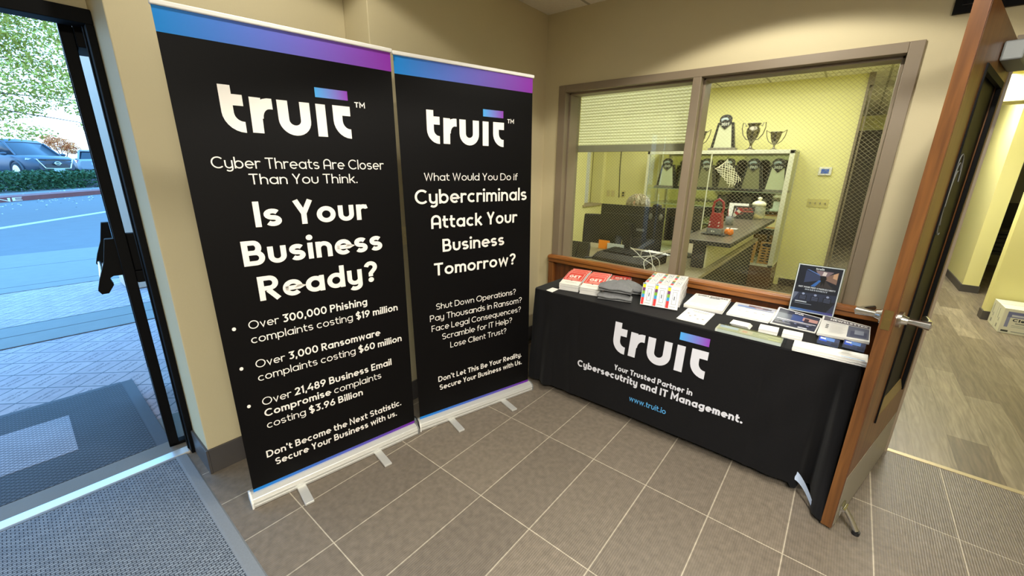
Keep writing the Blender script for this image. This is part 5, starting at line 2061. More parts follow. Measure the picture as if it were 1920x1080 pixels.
for i in range(10):
    th = PI * 0.74 * i / 9
    ring = []
    for k in range(28):
        a = 2 * PI * k / 28
        front = max(0, -math.sin(a))
        rr = 1.0 + rh.uniform(-0.10, 0.10)
        ring.append(((0.124 * math.sin(th) + 0.004) * math.cos(a) * rr, 0.0 + (0.128 * math.sin(th) + 0.004) * math.sin(a) * rr * (1 - 0.12 * front), 1.205 + 0.110 * math.cos(th) * (1 + rh.uniform(-0.06, 0.06)) + 0.02 * front * (i / 9)))
    rings.append(ring)
g.loft(rings[::-1], caps=True)
for i in range(420):
    th, a = math.acos(rh.uniform(-0.25, 1)), rh.uniform(0, 2 * PI)
    c = Vector((0.128 * math.sin(th) * math.cos(a), 0.122 * math.sin(th) * math.sin(a), 1.205 + 0.118 * math.cos(th)))
    o = Vector((math.cos(a), math.sin(a), 0.3)).normalized()
    sd = Vector((-math.sin(a), math.cos(a), 0)) * rh.uniform(-0.02, 0.02)
    g.tube([c, c + o * 0.012 + sd * 0.5, c + o * 0.016 + sd + Vector((0, 0, -0.02))], [0.005, 0.004, 0.0015], 5)
g.build('hair', MT['hair'], pe)

# display case
CX0, CX1, CY0, CY1 = -0.78, 1.105, 4.55, 5.06
dc = thing('display_case', 'glass trophy display case with a pale metal frame against the yellow office wall', 'display case')
g = MB()
g.box(CX0, CX1, CY0, CY1, 0.0, 0.335)
g.build('base', MT['case_wood'], dc, bevel=0.004)
g = MB()
for (a, c) in ((CX0, CX0 + 0.035), (CX1 - 0.055, CX1)):
    g.box(a, c, CY0, CY0 + 0.04, 0.335, 1.85)
    g.box(a, c, CY1 - 0.03, CY1, 0.335, 1.85)
g.box(CX0, CX1, CY0, CY0 + 0.04, 1.805, 1.852)
g.box(CX0, CX1, CY0 + 0.04, CY1, 1.835, 1.852)
g.box(CX0, CX1, CY0, CY1, 0.335, 0.362)
g.box(0.13, 0.145, CY0 + 0.005, CY0 + 0.02, 0.362, 1.805)
g.build('metal_frame', MT['case_alu'], dc, bevel=0.002)
g = MB()
g.box(CX0 + 0.03, CX1 - 0.03, CY1 - 0.02, CY1 - 0.012, 0.362, 1.835)
g.build('mirror_back', mat('smoky_mirror', S(205, 204, 176), 0.08, 1.0), dc)
SHELF = (0.845, 1.085, 1.315)
for z in SHELF:
    g = MB()
    g.box(CX0 + 0.04, CX1 - 0.06, CY0 + 0.05, CY1 - 0.025, z - 0.008, z)
    g.build('glass_shelf', mat('green_edged_glass', S(150, 160, 130), 0.15, spec=0.5), dc)
g = MB()
g.box(CX0 + 0.035, CX1 - 0.055, CY0 + 0.012, CY0 + 0.017, 0.362, 1.805)
g.box(CX1 - 0.010, CX1 - 0.006, CY0 + 0.04, CY1 - 0.03, 0.362, 1.835)
g.build('glass_pane', MT['glass'], dc)


def obelisk(year, x, y, z, label, s=1.0, face='trophy_face_dim', rot=0):
    t = thing('obelisk_trophy', label, 'trophy', (x, y, z), math.radians(rot), 'obelisk trophies of the display case')
    g = MB()
    g.box(-0.145 * s, 0.145 * s, -0.055 * s, 0.055 * s, 0.0, 0.030 * s)
    g.build('plinth', MT['trophy_black'] if face != 'trophy_face' else mat('grey_plinth', S(112, 106, 92), 0.3, vary=0.1), t, bevel=0.004)
    g = MB()
    zz = 0.031 * s
    g.prism([(-0.128 * s, zz), (0.128 * s, zz), (0.082 * s, 0.30 * s), (-0.082 * s, 0.30 * s)], lambda u, v, d: (u, d, v), -0.02 * s, 0.025 * s)
    g.build('black_slab', MT['trophy_black'], t, bevel=0.003)
    g = MB()
    g.prism([(-0.094 * s, zz + 0.002), (0.094 * s, zz + 0.002), (0.060 * s, 0.285 * s), (-0.060 * s, 0.285 * s)], lambda u, v, d: (u, d, v), -0.027 * s, -0.0205 * s)
    g.build('engraved_face', MT[face], t)
    g = MB()
    out = [(0.0, 0.225 * s)] + [(0.062 * s, 0.285 * s), (0.064 * s, 0.345 * s)] + [(0.058 * s * math.cos(a), (0.345 + 0.036 * math.sin(a)) * s) for a in [math.radians(q) for q in range(15, 180, 15)]] + [(-0.064 * s, 0.345 * s), (-0.062 * s, 0.285 * s)]
    g.prism(out, lambda u, v, d: (u, d, v), -0.040 * s, -0.0285 * s)
    sh = g.build('shield', MT['trophy_black'], t)
    g = MB()

    def fs(u, v, l):
        return (u, -0.0412 * s - 0.0001 * l, v)
    text(g, [(year, 0.17)], -0.040 * s, 0.040 * s, 0.268 * s, 0.027 * s, fs, 0, S(226, 226, 206))
    for k, (r0, a0, a1) in enumerate(((0.036, 20, 200), (0.024, 10, 170), (0.046, 60, 165))):
        for q in ribbon([((r0 * math.cos(math.radians(a0 + (a1 - a0) * i / 10)) - 0.004) * s, (0.318 + 0.62 * r0 * math.sin(math.radians(a0 + (a1 - a0) * i / 10))) * s) for i in range(11)], 0.007 * s, False):
            g.face([fs(p.x, p.y, k) for p in q], 0, False, S(176, 190, 190))
    g.build('crest_print', MT['print'], sh)
    return t


for year, x, f, where_ in (('2009', -0.490, 'trophy_face', 'at the far end of the shelf beneath the shade'), ('2012', -0.200, 'trophy_face_dim', 'mostly behind the mullion'), ('2015', 0.070, 'trophy_face_dim', 'just clear of the mullion'),
                       ('2019', 0.360, 'trophy_face_dim', 'behind the white basketball net'), ('2021', 0.660, 'trophy_face_dim', 'beside the net'), ('2022', 0.945, 'trophy_face', 'at the shelf end by the thermostat')):
    if year == '2012':
        year = '2013'
    obelisk(year, x, 4.68, 1.3155, ('black obelisk trophy marked %s, %s' % (year, where_)) if where_ != 'mostly behind the mullion' else 'obelisk trophy in the display case, mostly behind the window mullion', 1.14, f)
obelisk('2023', 0.225, 4.70, 1.8525, 'large obelisk trophy marked 2023 standing on top of the display case', 1.22, 'trophy_face')


def cup(label, x, y, z, s, flare):
    t = thing('trophy_cup', label, 'trophy cup', (x, y, z), 0, 'silver cups on top of the display case')
    g = MB()
    if flare:
        pr = [(0.060, 0.0), (0.062, 0.008), (0.030, 0.022), (0.014, 0.045), (0.016, 0.075), (0.030, 0.105), (0.062, 0.165), (0.078, 0.225), (0.074, 0.262), (0.060, 0.278), (0.060, 0.295), (0.078, 0.318), (0.080, 0.326), (0.070, 0.326), (0.056, 0.290)]
    else:
        pr = [(0.050, 0.0), (0.052, 0.008), (0.020, 0.022), (0.010, 0.045), (0.014, 0.070), (0.040, 0.110), (0.062, 0.170), (0.078, 0.250), (0.080, 0.262), (0.074, 0.262), (0.055, 0.170)]
    g.lathe([(r * s, h * s) for r, h in pr], (0, 0, 0), 28)
    g.build('bowl', MT['silver'], t)
    for sg in (1, -1):
        g = MB()
        if flare:
            pts = [(sg * 0.076, 0.300), (sg * 0.092, 0.290), (sg * 0.100, 0.325), (sg * 0.128, 0.335), (sg * 0.132, 0.270), (sg * 0.112, 0.190), (sg * 0.070, 0.135), (sg * 0.045, 0.128)]
        else:
            pts = [(sg * 0.076, 0.245), (sg * 0.100, 0.262), (sg * 0.132, 0.285), (sg * 0.120, 0.200), (sg * 0.085, 0.125), (sg * 0.030, 0.085)]
        g.tube([(p[0] * s, 0, p[1] * s) for p in pts], 0.0058 * s, 8)
        g.build('handle', MT['silver'], t)
    return t


cup('tall silver loving cup with a waisted bowl beside the large trophy', 0.575, 4.68, 1.8525, 1.04, True)
cup('short silver cup with upswept handles at the end of the case top', 0.845, 4.68, 1.8525, 0.86, False)
cup('silver cup almost hidden behind the mullion, one handle showing', -0.085, 4.68, 1.8525, 1.0, False)

# basketball net draped in front of the case
g = MB()
NA, NBn = 5, 6
P0, PU, PV = Vector((0.215, 4.515, 1.60)), Vector((0.150, 0.0, 0.125)), Vector((0.205, -0.01, -0.225))


def netp(i, j):
    u, v = i / NA, j / NBn
    w = 1.0 - 0.25 * v
    return P0 + PU * (0.5 + (u - 0.5) * w) + PV * v + Vector((0.006 * math.sin(i * 2.1 + j), 0.012 * math.sin(j * 1.7 + i), 0.008 * math.cos(i * 1.3 + j * 2)))


for k in range(-NBn, NA + 1):
    a = [netp(k + j, j) for j in range(NBn + 1) if 0 <= k + j <= NA]
    c = [netp(NA - k - j, j) for j in range(NBn + 1) if 0 <= NA - k - j <= NA]
    for pts in (a, c):
        if len(pts) > 1:
            g.tube(pts, 0.004, 6)
g.tube([netp(i, 0) for i in range(NA + 1)], 0.006, 6)
for i in range(0, NA + 1):
    g.tube([netp(i, NBn), netp(i, NBn) + Vector((0.012 * (i % 3 - 1), 0, -0.03 - 0.01 * (i % 2)))], 0.004, 6)
tag(g.build('basketball_net', MT['net']), 'white basketball net hung slanting across the trophy case glass', 'net')

# lower shelves
g = MB()
g.box(0.965, 1.04, 4.66, 4.78, 1.0855, 1.20)
g.box(0.94, 1.045, 4.64, 4.80, 1.0855, 1.10)
tag(g.build('gift_box', mat('pale_box_card', S(206, 212, 190), 0.6), bevel=0.002), 'small pale box on the middle glass shelf of the trophy case', 'box')
for i, (x, h, lab) in enumerate(((0.62, 0.17, 'dark framed photo on the middle shelf behind the glass jar'), (0.80, 0.15, 'second dark framed photo on the middle shelf next to the pale box'), (0.30, 0.16, 'dark framed photo on the middle shelf beneath the net'))):
    t = thing('photo_frame', lab, 'photo frame', (x, 4.80, 1.0865), 0, 'framed photos in the trophy case')
    g = MB()
    T = Matrix.Rotation(math.radians(-10), 4, 'X')
    g.box(-0.07, 0.07, 0, 0.012, 0, h, T=T)
    g.build('frame', MT['trophy_black'], t, bevel=0.003)
    g = MB()
    g.box(-0.052, 0.052, -0.002, 0.0, 0.018, h - 0.018, T=T)
    g.build('picture', mat('muted_photo', S(98, 96, 88), 0.3, vary=0.4, scale=18), t)


def plaque(label, x, y, z, w, h, rot, kind):
    t = thing('wooden_plaque', label, 'plaque', (x, y, z), math.radians(rot), 'wooden plaques in the trophy case')
    T = Matrix.Rotation(math.radians(-12), 4, 'X')
    g = MB()
    g.box(-w / 2, w / 2, 0, 0.018, 0, h, T=T)
    g.build('board', MT['gold_wood'], t, bevel=0.004)
    if kind == 'plates':
        g = MB()
        g.prism([(w * 0.40 * math.cos(a), h * 0.86 + h * 0.085 * math.sin(a)) for a in [i * 2 * PI / 24 for i in range(24)]], lambda u, v, d: T @ Vector((u, d, v)), -0.004, -0.0005)
        g.build('oval_emblem', MT['trophy_black'], t)
        g = MB()
        for r in range(6):
            for c in (-1, 1):
                cx, cz = c * w * 0.20, h * (0.70 - r * 0.115)
                g.prism([(cx + w * 0.155 * math.cos(a), cz + h * 0.030 * math.sin(a)) for a in [i * 2 * PI / 16 for i in range(16)]], lambda u, v, d: T @ Vector((u, d, v)), -0.003, -0.0005)
        g.build('name_plates', MT['trophy_black'], t)
    else:
        g = MB()
        g.box(-w * 0.42, w * 0.42, -0.002, -0.0003, h * 0.12, h * 0.88, T=T)
        g.build('certificate', mat('cream_certificate', S(226, 206, 140), 0.5), t)
        g = MB()
        for k in range(5):
            ww = w * (0.30 - 0.05 * (k % 3))
            g.box(-ww, ww, -0.003, -0.0021, h * (0.74 - k * 0.12), h * (0.755 - k * 0.12), T=T)
        g.build('engraved_lines', mat('faded_ink', S(150, 126, 78), 0.6), t)
    return t


plaque('golden wooden plaque with rows of dark name plates at the case bottom corner', 1.000, 4.60, 0.3635, 0.185, 0.30, -3, 'plates')
plaque('second name-plate plaque on the case floor, cut off by the desk', 0.775, 4.60, 0.3635, 0.185, 0.30, -3, 'plates')
plaque('certificate plaque leaning on the lower glass shelf of the case', 0.950, 4.64, 0.8462, 0.22, 0.185, 0, 'cert')

# on the counter
t = thing('glass_jar', 'round glass jar with a knobbed white lid at the far end of the counter', 'jar', (0.87, 4.22, 1.0005))
g = MB()
g.lathe([(0.07, 0.0), (0.082, 0.008), (0.085, 0.05), (0.083, 0.13), (0.070, 0.16), (0.064, 0.172)], (0, 0, 0), 28, caps=False)
g.build('jar_body', MT['jar_glass'], t)
g = MB()
g.lathe([(0.074, 0.168), (0.080, 0.178), (0.080, 0.190), (0.070, 0.205), (0.045, 0.222), (0.018, 0.228), (0.014, 0.238), (0.026, 0.250), (0.024, 0.266), (0.008, 0.274)], (0, 0, 0), 28)
g.build('lid', mat('white_ceramic', S(232, 230, 206), 0.25), t)
g = MB()
rj = random.Random(2)
for i in range(14):
    a, r = rj.uniform(0, 2 * PI), rj.uniform(0, 0.05)
    g.ball((r * math.cos(a), r * math.sin(a), 0.018 + 0.012 * (i // 5)), 0.016, 8)
g.build('sweets', mat('yellow_sweets', S(222, 196, 90), 0.4, vary=0.2), t)
tag(t.children[-1], kind='stuff')
t = thing('counter_sign', 'black counter sign with red lettering leaning near the glass jar', 'sign', (0.735, 4.05, 1.0005), math.radians(3))
T = Matrix.Rotation(math.radians(-14), 4, 'X')
g = MB()
g.box(-0.12, 0.12, 0, 0.010, 0.0, 0.165, T=T)
g.build('board', MT['trophy_black'], t, bevel=0.002)
g = MB()
fS = lambda u, v, l: T @ Vector((u, -0.0006 - 0.0001 * l, v))
text(g, [('WELCOME TO', 0.16)], -0.08, 0.09, 0.122, 0.020, fS, 0, S(196, 84, 74))
text(g, [('MY KINGDOM', 0.16)], -0.105, 0.105, 0.088, 0.022, fS, 0, S(196, 84, 74))
text(g, [('LET', 0.16)], -0.06, 0.0, 0.056, 0.018, fS, 0, S(170, 66, 60))
g.build('lettering', MT['print'], t)
t = thing('document_frame', 'pale sheet in a dark frame leaning behind the black counter sign', 'frame', (0.68, 4.13, 1.0005), math.radians(8))
g = MB()
g.box(-0.14, 0.10, 0, 0.008, 0.0, 0.20, T=Matrix.Rotation(math.radians(-9), 4, 'X'))
g.build('frame', MT['trophy_black'], t)
g = MB()
g.box(-0.13, 0.09, -0.002, -0.0003, 0.012, 0.188, T=Matrix.Rotation(math.radians(-9), 4, 'X'))
g.build('sheet', MT['paper'], t)
t = thing('pen_cup', 'pen cup holding pens and a striped flag on the counter', 'pen cup', (0.745, 3.30, 1.0005))
g = MB()
g.lathe([(0.038, 0.0), (0.042, 0.004), (0.042, 0.095), (0.039, 0.095), (0.037, 0.008)], (0, 0, 0), 20)
g.build('cup', MT['grey_plastic'], t)
rp = random.Random(9)
for i in range(5):
    a = rp.uniform(0, 2 * PI)
    g = MB()
    g.tube([(0.02 * math.cos(a), 0.02 * math.sin(a), 0.01), (0.055 * math.cos(a), 0.055 * math.sin(a), 0.16 + 0.01 * i)], 0.004, 8)
    g.build('pen', [MT['black_plastic'], MT['red'], MT['white_plastic'], MT['black_plastic'], mat('blue_pen', S(60, 76, 150), 0.4)][i], t)
g = MB()
for i in range(4):
    g.face([(0.02 + 0.018 * i, -0.02, 0.12 + 0.02 * i), (0.038 + 0.018 * i, -0.02, 0.14 + 0.02 * i), (0.070 + 0.018 * i, -0.02, 0.115 + 0.02 * i), (0.052 + 0.018 * i, -0.02, 0.095 + 0.02 * i)], 0, False, S(170, 50, 56) if i % 2 else S(226, 222, 214))
g.build('flag', MT['print'], t)
g = MB()
g.box(0.80, 0.90, 2.93, 2.98, 1.0005, 1.006)
tag(g.build('paper_slip', MT['paper']), 'white paper slip on the counter behind the little pumpkin', 'paper')
t = thing('mini_pumpkin', 'tiny orange pumpkin on the counter next to the red lantern', 'pumpkin', (0.925, 2.46, 1.0005))
g = MB()
for k in range(8):
    a = k * PI / 4
    g.ball((0.018 * math.cos(a), 0.018 * math.sin(a), 0.030), (0.024, 0.024, 0.030), 12)
g.build('fruit', MT['orange'], t)
g = MB()
g.tube([(0, 0, 0.054), (0.003, 0, 0.066), (0.010, 0, 0.072)], [0.006, 0.004, 0.003], 8)
g.build('stalk', MT['stem'], t)
t = thing('red_lantern', 'red toy-like lantern with a loop handle standing on the counter corner', 'lantern', (0.815, 2.40, 1.0005), math.radians(-8))
g = MB()
g.box(-0.10, 0.11, -0.07, 0.06, 0.0, 0.014)
g.build('tray', MT['black_plastic'], t, bevel=0.004)
g = MB()
g.loft([[(x * w, y * d, z) for x, y in ((-1, -0.7), (-0.7, -1), (0.7, -1), (1, -0.7), (1, 0.7), (0.7, 1), (-0.7, 1), (-1, 0.7))] for z, w, d in ((0.0145, 0.066, 0.045), (0.055, 0.066, 0.045), (0.065, 0.060, 0.040))], smooth=False)
g.build('base', MT['grey_plastic'], t)
g = MB()
g.loft([[(x * w, y * d, z) for x, y in ((-1, -0.7), (-0.7, -1), (0.7, -1), (1, -0.7), (1, 0.7), (0.7, 1), (-0.7, 1), (-1, 0.7))] for z, w, d in ((0.0655, 0.060, 0.042), (0.13, 0.054, 0.040), (0.19, 0.050, 0.036), (0.205, 0.044, 0.030))], smooth=False)
g.build('housing', MT['red'], t)
g = MB()
g.tube([(-0.040, 0, 0.20), (-0.048, 0, 0.25), (-0.038, 0, 0.305), (0, 0, 0.33), (0.038, 0, 0.305), (0.048, 0, 0.25), (0.040, 0, 0.20)], 0.011, 12)
g.build('handle', MT['red'], t)
g = MB()
for (x, z) in ((-0.045, 0.09), (-0.045, 0.12), (0.045, 0.09), (0.045, 0.12), (-0.012, 0.036), (0.010, 0.036)):
    g.ball((x * 0.9, -0.044 if z > 0.05 else -0.046, z), 0.007, 8)
g.build('lamp_studs', MT['white_plastic'], t)
g = MB()
g.box(-0.012, 0.012, -0.012, 0.012, 0.206, 0.25)
g.build('switch', MT['black_plastic'], t, bevel=0.003)

# wall fittings in the office
t = thing('thermostat', 'white thermostat with a blue screen on the yellow office wall', 'thermostat')
g = MB()
g.box(1.350, 1.490, 5.075, 5.099, 1.545, 1.650)
g.build('housing', MT['white_plastic'], t, bevel=0.006)
g = MB()
g.box(1.378, 1.462, 5.0735, 5.075, 1.568, 1.626)
g.build('screen', mat('blue_lcd', S(74, 108, 196), 0.3), t)
t = thing('switch_plate', 'ivory plate with four toggle switches on the yellow office wall', 'switch plate')
g = MB()
g.box(1.300, 1.535, 5.093, 5.099, 1.130, 1.240)
g.build('cover_plate', mat('yellowed_plastic', S(214, 204, 132), 0.4), t, bevel=0.002)
for i in range(4):
    g = MB()
    x = 1.335 + i * 0.055
    g.box(x - 0.006, x + 0.006, 5.080, 5.093, 1.176, 1.196)
    g.build('toggle', MT['steel'], t)
for i, (x, lab) in enumerate(((-1.655, 'ivory socket plate on the office wall by the window recess'), (-1.565, 'second ivory socket plate along the office wall'), (-1.365, 'socket plate with a plug and thin cable on the office wall'))):
    t = thing('wall_socket', lab, 'socket', (x, 5.0995, 1.16), 0, 'sockets on the office wall')
    g = MB()
    g.box(-0.035, 0.035, -0.006, 0.0, -0.057, 0.057)
    g.build('cover_plate', mat('yellowed_plastic_socket', S(220, 208, 140), 0.4), t, bevel=0.002)
    g = MB()
    for zz in (-0.022, 0.022):
        g.box(-0.012, 0.012, -0.010 if i < 2 else -0.03, -0.006, zz - 0.012, zz + 0.012)
    g.build('outlet', MT['black_plastic'] if i == 2 else MT['ivory'], t)
g = MB()
g.tube([(-1.44, 5.092, 1.10), (-1.45, 5.092, 1.25), (-1.47, 5.092, 1.6), (-1.47, 5.092, 2.3)], 0.006, 6)
tag(g.build('wall_cable', MT['desk_dark']), 'thin dark cable running up the yellow office wall', 'cable')

# ================================================================== the hall
for i, (y, lab) in enumerate(((4.530, 'white supply carton printed Clean, the one in front'), (4.752, 'white supply carton standing behind the first, against the yellow pier'))):
    t = thing('supply_carton', lab, 'carton', (3.215, y, 0.001), 0, 'supply cartons in the hall')
    g = MB()
    g.box(0, 0.42, 0, 0.205, 0, 0.265)
    g.build('carton_body', mat('white_carton', S(226, 226, 208), 0.7), t, bevel=0.003)
    g = MB()

    def cf(u, v, l):
        return (u, -0.0006 - 0.0002 * l, v)

    def cs(u, v, l):
        return (-0.0006 - 0.0002 * l, 0.205 - u, v)

    def fq(fn_, a, c, d, e, col, l=0):
        g.face([fn_(a, d, l), fn_(c, d, l), fn_(c, e, l), fn_(a, e, l)], 0, False, col)
    fq(cf, 0.03, 0.40, 0.175, 0.235, S(116, 122, 168))
    fq(cf, 0.03, 0.055, 0.07, 0.175, S(140, 146, 182))
    fq(cf, 0.06, 0.16, 0.185, 0.205, S(206, 210, 222), 1)
    text(g, [('Clean', 0.22)], 0.075, 0.225, 0.135, 0.030, lambda u, v, l: cf(u, v, 2 + l), 0, S(46, 56, 60))
    fq(cf, 0.10, 0.36, 0.112, 0.120, S(110, 120, 116))
    fq(cf, 0.08, 0.34, 0.090, 0.094, S(150, 158, 150))
    fq(cf, 0.08, 0.30, 0.075, 0.079, S(150, 158, 150))
    fq(cf, 0.02, 0.07, 0.016, 0.036, S(70, 74, 66))
    fq(cf, 0.09, 0.38, 0.022, 0.030, S(150, 158, 150))
    fq(cs, 0.06, 0.075, 0.12, 0.23, S(150, 154, 140))
    fq(cs, 0.10, 0.13, 0.10, 0.14, S(176, 178, 166))
    fq(cs, 0.08, 0.12, 0.03, 0.07, S(150, 152, 140))
    g.build('carton_print', MT['print'], t)


def chair_proto():
    t = thing('stacking_chair', 'x', 'chair', (0, 0, 0), 0, 'stacked chairs in the hall')
    g = MB()
    g.box(-0.23, 0.23, -0.23, 0.23, 0.42, 0.48)
    g.build('seat', MT['mesh_chair'], t, bevel=0.015)
    g = MB()
    g.box(-0.22, 0.22, 0.20, 0.25, 0.52, 0.86)
    g.build('backrest', MT['mesh_chair'], t, bevel=0.015)
    for (x, y) in ((-0.21, -0.21), (0.21, -0.21), (-0.21, 0.22), (0.21, 0.22)):
        g = MB()
        g.tube([(x * 1.05, y * 1.08, 0.0), (x, y, 0.42)] + ([(x, y, 0.80)] if y > 0 else []), 0.012, 8)
        g.build('leg', MT['black_metal'], t)
    return t


ch = chair_proto()
SXY = (3.70, 7.75)
names = ['bottom', 'second', 'third', 'fourth', 'fifth', 'topmost']
for k in range(6):
    o = ch if k == 0 else dup(ch)
    o.location = (SXY[0] + 0.0, SXY[1] - 0.012 * k, 0.001 + 0.064 * k)
    o['label'] = 'dark stacking chair in the hall beyond the yellow pier, %s of its stack' % names[k]

# ================================================================== outside the entrance
g = MB()
g.box(-3.70, -1.075, -14, 8, -0.12, -0.010)
struct(g.build('ground_paving', MT['paver']))
g = MB()
g.box(-1.42, -1.075, -14, 8, -0.12, -0.006)
g.box(-4.40, -3.70, -14, 8, -0.12, -0.004)
g.box(-9.25, -6.08, -14, 14, -0.12, -0.004)
struct(g.build('pavement_concrete', MT['concrete']))
g = MB()
for x in (-3.70, -4.40, -4.05):
    g.box(x - 0.008, x + 0.008, -14, 8, -0.0035, -0.002)
for x in (-6.4, -7.9):
    g.box(x - 0.006, x + 0.006, -14, 14, -0.0035, -0.002)
struct(g.build('pavement_joint_lines', mat('dark_joint', S(96, 94, 92), 0.9)))
g = MB()
g.box(-6.08, -4.40, -14, 8, -0.12, -0.010)
struct(g.build('ground_paving_far', MT['paver']))
g = MB()
g.box(-60, -9.25, -40, 60, -0.12, -0.02)
struct(g.build('road', MT['asphalt']))
# painted edge line and kerb run slightly askew to the building
AD = Vector((-3.03, 2.22, 0)).normalized()
AN = Vector((AD.y, -AD.x, 0))


def askew(name, p0, w, z0, z1, m, l0=-16, l1=26):
    g = MB()
    o = Vector((p0[0], p0[1], 0))
    pts = [o + AD * l0, o + AD * l1, o + AD * l1 - AN * w, o + AD * l0 - AN * w]
    g.prism([(p.x, p.y) for p in pts], lambda u, v, d: (u, v, d), z0, z1)
    return g.build(name, m)


struct(askew('road_line', (-13.7, -2.08), 0.22, -0.021, -0.012, MT['line_white']))
KD = Vector((-3.7, 3.2, 0)).normalized()
AD, AN = KD, Vector((KD.y, -KD.x, 0))
kb = struct(askew('kerb', (-23.2, -2.04), 0.9, -0.02, 0.16, MT['curb_red']))
g = MB()
kbase = Vector((-23.2, -2.04, 0)) + AN * 0.006
for s, u0, u1 in (('FIRE LANE', -3.05, 0.9),):
    text(g, [(s, 0.16)], u0, u1, 0.00, 0.13, lambda u, v, l: kbase + KD * u + Vector((0, 0, v)) + AN * 0.001 * l, 0, S(222, 216, 214))
g.build('kerb_lettering', MT['print'], kb)
struct(askew('pavement_verge', (-23.9, -2.6), 6.0, -0.02, 0.14, MT['concrete']))
g = MB()
g.box(-75, -31.2, -40, 60, -0.1, 0.56)
struct(g.build('ground_parking', mat('parking_asphalt', S(112, 115, 120), 0.9, vary=0.08, scale=2)))
# fallen leaves along the kerb
g = MB()
rl = random.Random(11)
for i in range(420):
    s, d = rl.uniform(-6, 12), abs(rl.gauss(0, 1.6))
    p = Vector((-22.9, -2.0, -0.016)) + KD * s + AN * d if i % 3 else Vector((-24.0, -2.0, 0.145)) + KD * s - AN * abs(rl.gauss(0, 0.8))
    a, r = rl.uniform(0, 2 * PI), rl.uniform(0.03, 0.07)
    g.face([p + Vector((r * math.cos(a + q), r * 0.6 * math.sin(a + q), 0.004 + 0.01 * (q > 3))) for q in (0, 1.4, 3.1, 4.6)])
tag(g.build('fallen_leaves', mat('pale_dry_leaf', S(206, 196, 180), 0.8, vary=0.2)), 'pale fallen leaves scattered along the red kerb and road', 'leaves', kind='stuff')

# mats
t = thing('entrance_mat', 'grey ribbed entrance mat on the tiles just inside the doorway', 'mat')
g = MB()
g.box(-0.862, 0.95, -3.30, -1.520, 0.0, 0.009)
g.build('ribbed_carpet', MT['mat_in'], t)
g = MB()
pr = [(0.0, 0.0005), (0.055, 0.0005), (0.048, 0.006), (0.010, 0.0105), (0.0, 0.0105)]
g.prism(pr, lambda u, v, d: (d, -1.520 + u, v), -0.868, 0.95)
g.box(-0.869, -0.855, -3.30, -1.520, 0.0005, 0.0105)
g.build('rubber_border', MT['mat_border'], t)
t = thing('door_mat', 'dark rubber scraper mat with a pale panel on the paving outside', 'mat')
g = MB()
g.box(-2.16, -1.080, -3.30, -1.565, -0.006, 0.004)
g.build('scraper_surface', MT['mat_out'], t)
g = MB()
g.box(-1.88, -1.37, -3.00, -1.855, 0.004, 0.0052)
g.build('pale_panel', MT['mat_panel'], t)
g = MB()
g.box(-2.19, -1.078, -1.565, -1.500, -0.006, 0.002)
g.box(-2.20, -2.16, -3.30, -1.565, -0.006, 0.002)
g.build('sloped_edge', MT['rubber'], t)

# canopy column
t = thing('canopy_column', 'white stucco column standing beyond the open entrance door', 'column')
g = MB()
g.box(-5.70, -5.22, -1.035, -0.45, -0.004, 4.2)
g.build('shaft', MT['stucco'], t, bevel=0.01)
g = MB()
g.box(-5.74, -5.18, -1.075, -0.41, -0.004, 0.12)
g.build('plinth', MT['stucco'], t, bevel=0.01)


def leaves(mb, n, fn, size, rng):
    for i in range(n):
        c, s = fn(rng), rng.uniform(0.6, 1.3) * size
        a = Vector((rng.gauss(0, 1), rng.gauss(0, 1), rng.gauss(0, 0.7))).normalized()
        b = a.cross(Vector((rng.gauss(0, 1), rng.gauss(0, 1), rng.gauss(0, 1)))).normalized()
        mb.face([c - a * s, c + b * s * 0.42, c + a * s, c - b * s * 0.42])


def tree(label, x, y, z0, th, blobs, n, size, m, seed, group=None, lean=(0, 0)):
    rng = random.Random(seed)
    t = thing('tree', label, 'tree', (x, y, z0), 0, group)
    g = MB()
    top = Vector((lean[0], lean[1], th))
    g.tube([(0, 0, -0.1), (lean[0] * 0.3, lean[1] * 0.3, th * 0.5), top], [0.20, 0.15, 0.10], 10)
    for (bx, by, bz, rx, ry, rz) in blobs:
        g.tube([top * 0.8, (top + Vector((bx, by, bz))) * 0.5 + Vector((0, 0, 0.2)), Vector((bx, by, bz))], [0.05, 0.02, 0.008], 6)
    g.build('trunk', MT['bark'], t)
    g = MB()
    wts = [b[3] * b[4] * b[5] for b in blobs]

    def fn(r):
        b = r.choices(blobs, wts)[0]
        d = Vector((r.gauss(0, 1), r.gauss(0, 1), r.gauss(0, 1))).normalized() * r.uniform(0.25, 1.0) ** 0.6
        return Vector((b[0] + d.x * b[3], b[1] + d.y * b[4], b[2] + d.z * b[5]))
    leaves(g, n, fn, size, rng)
    g.build('crown', m, t)
    return t


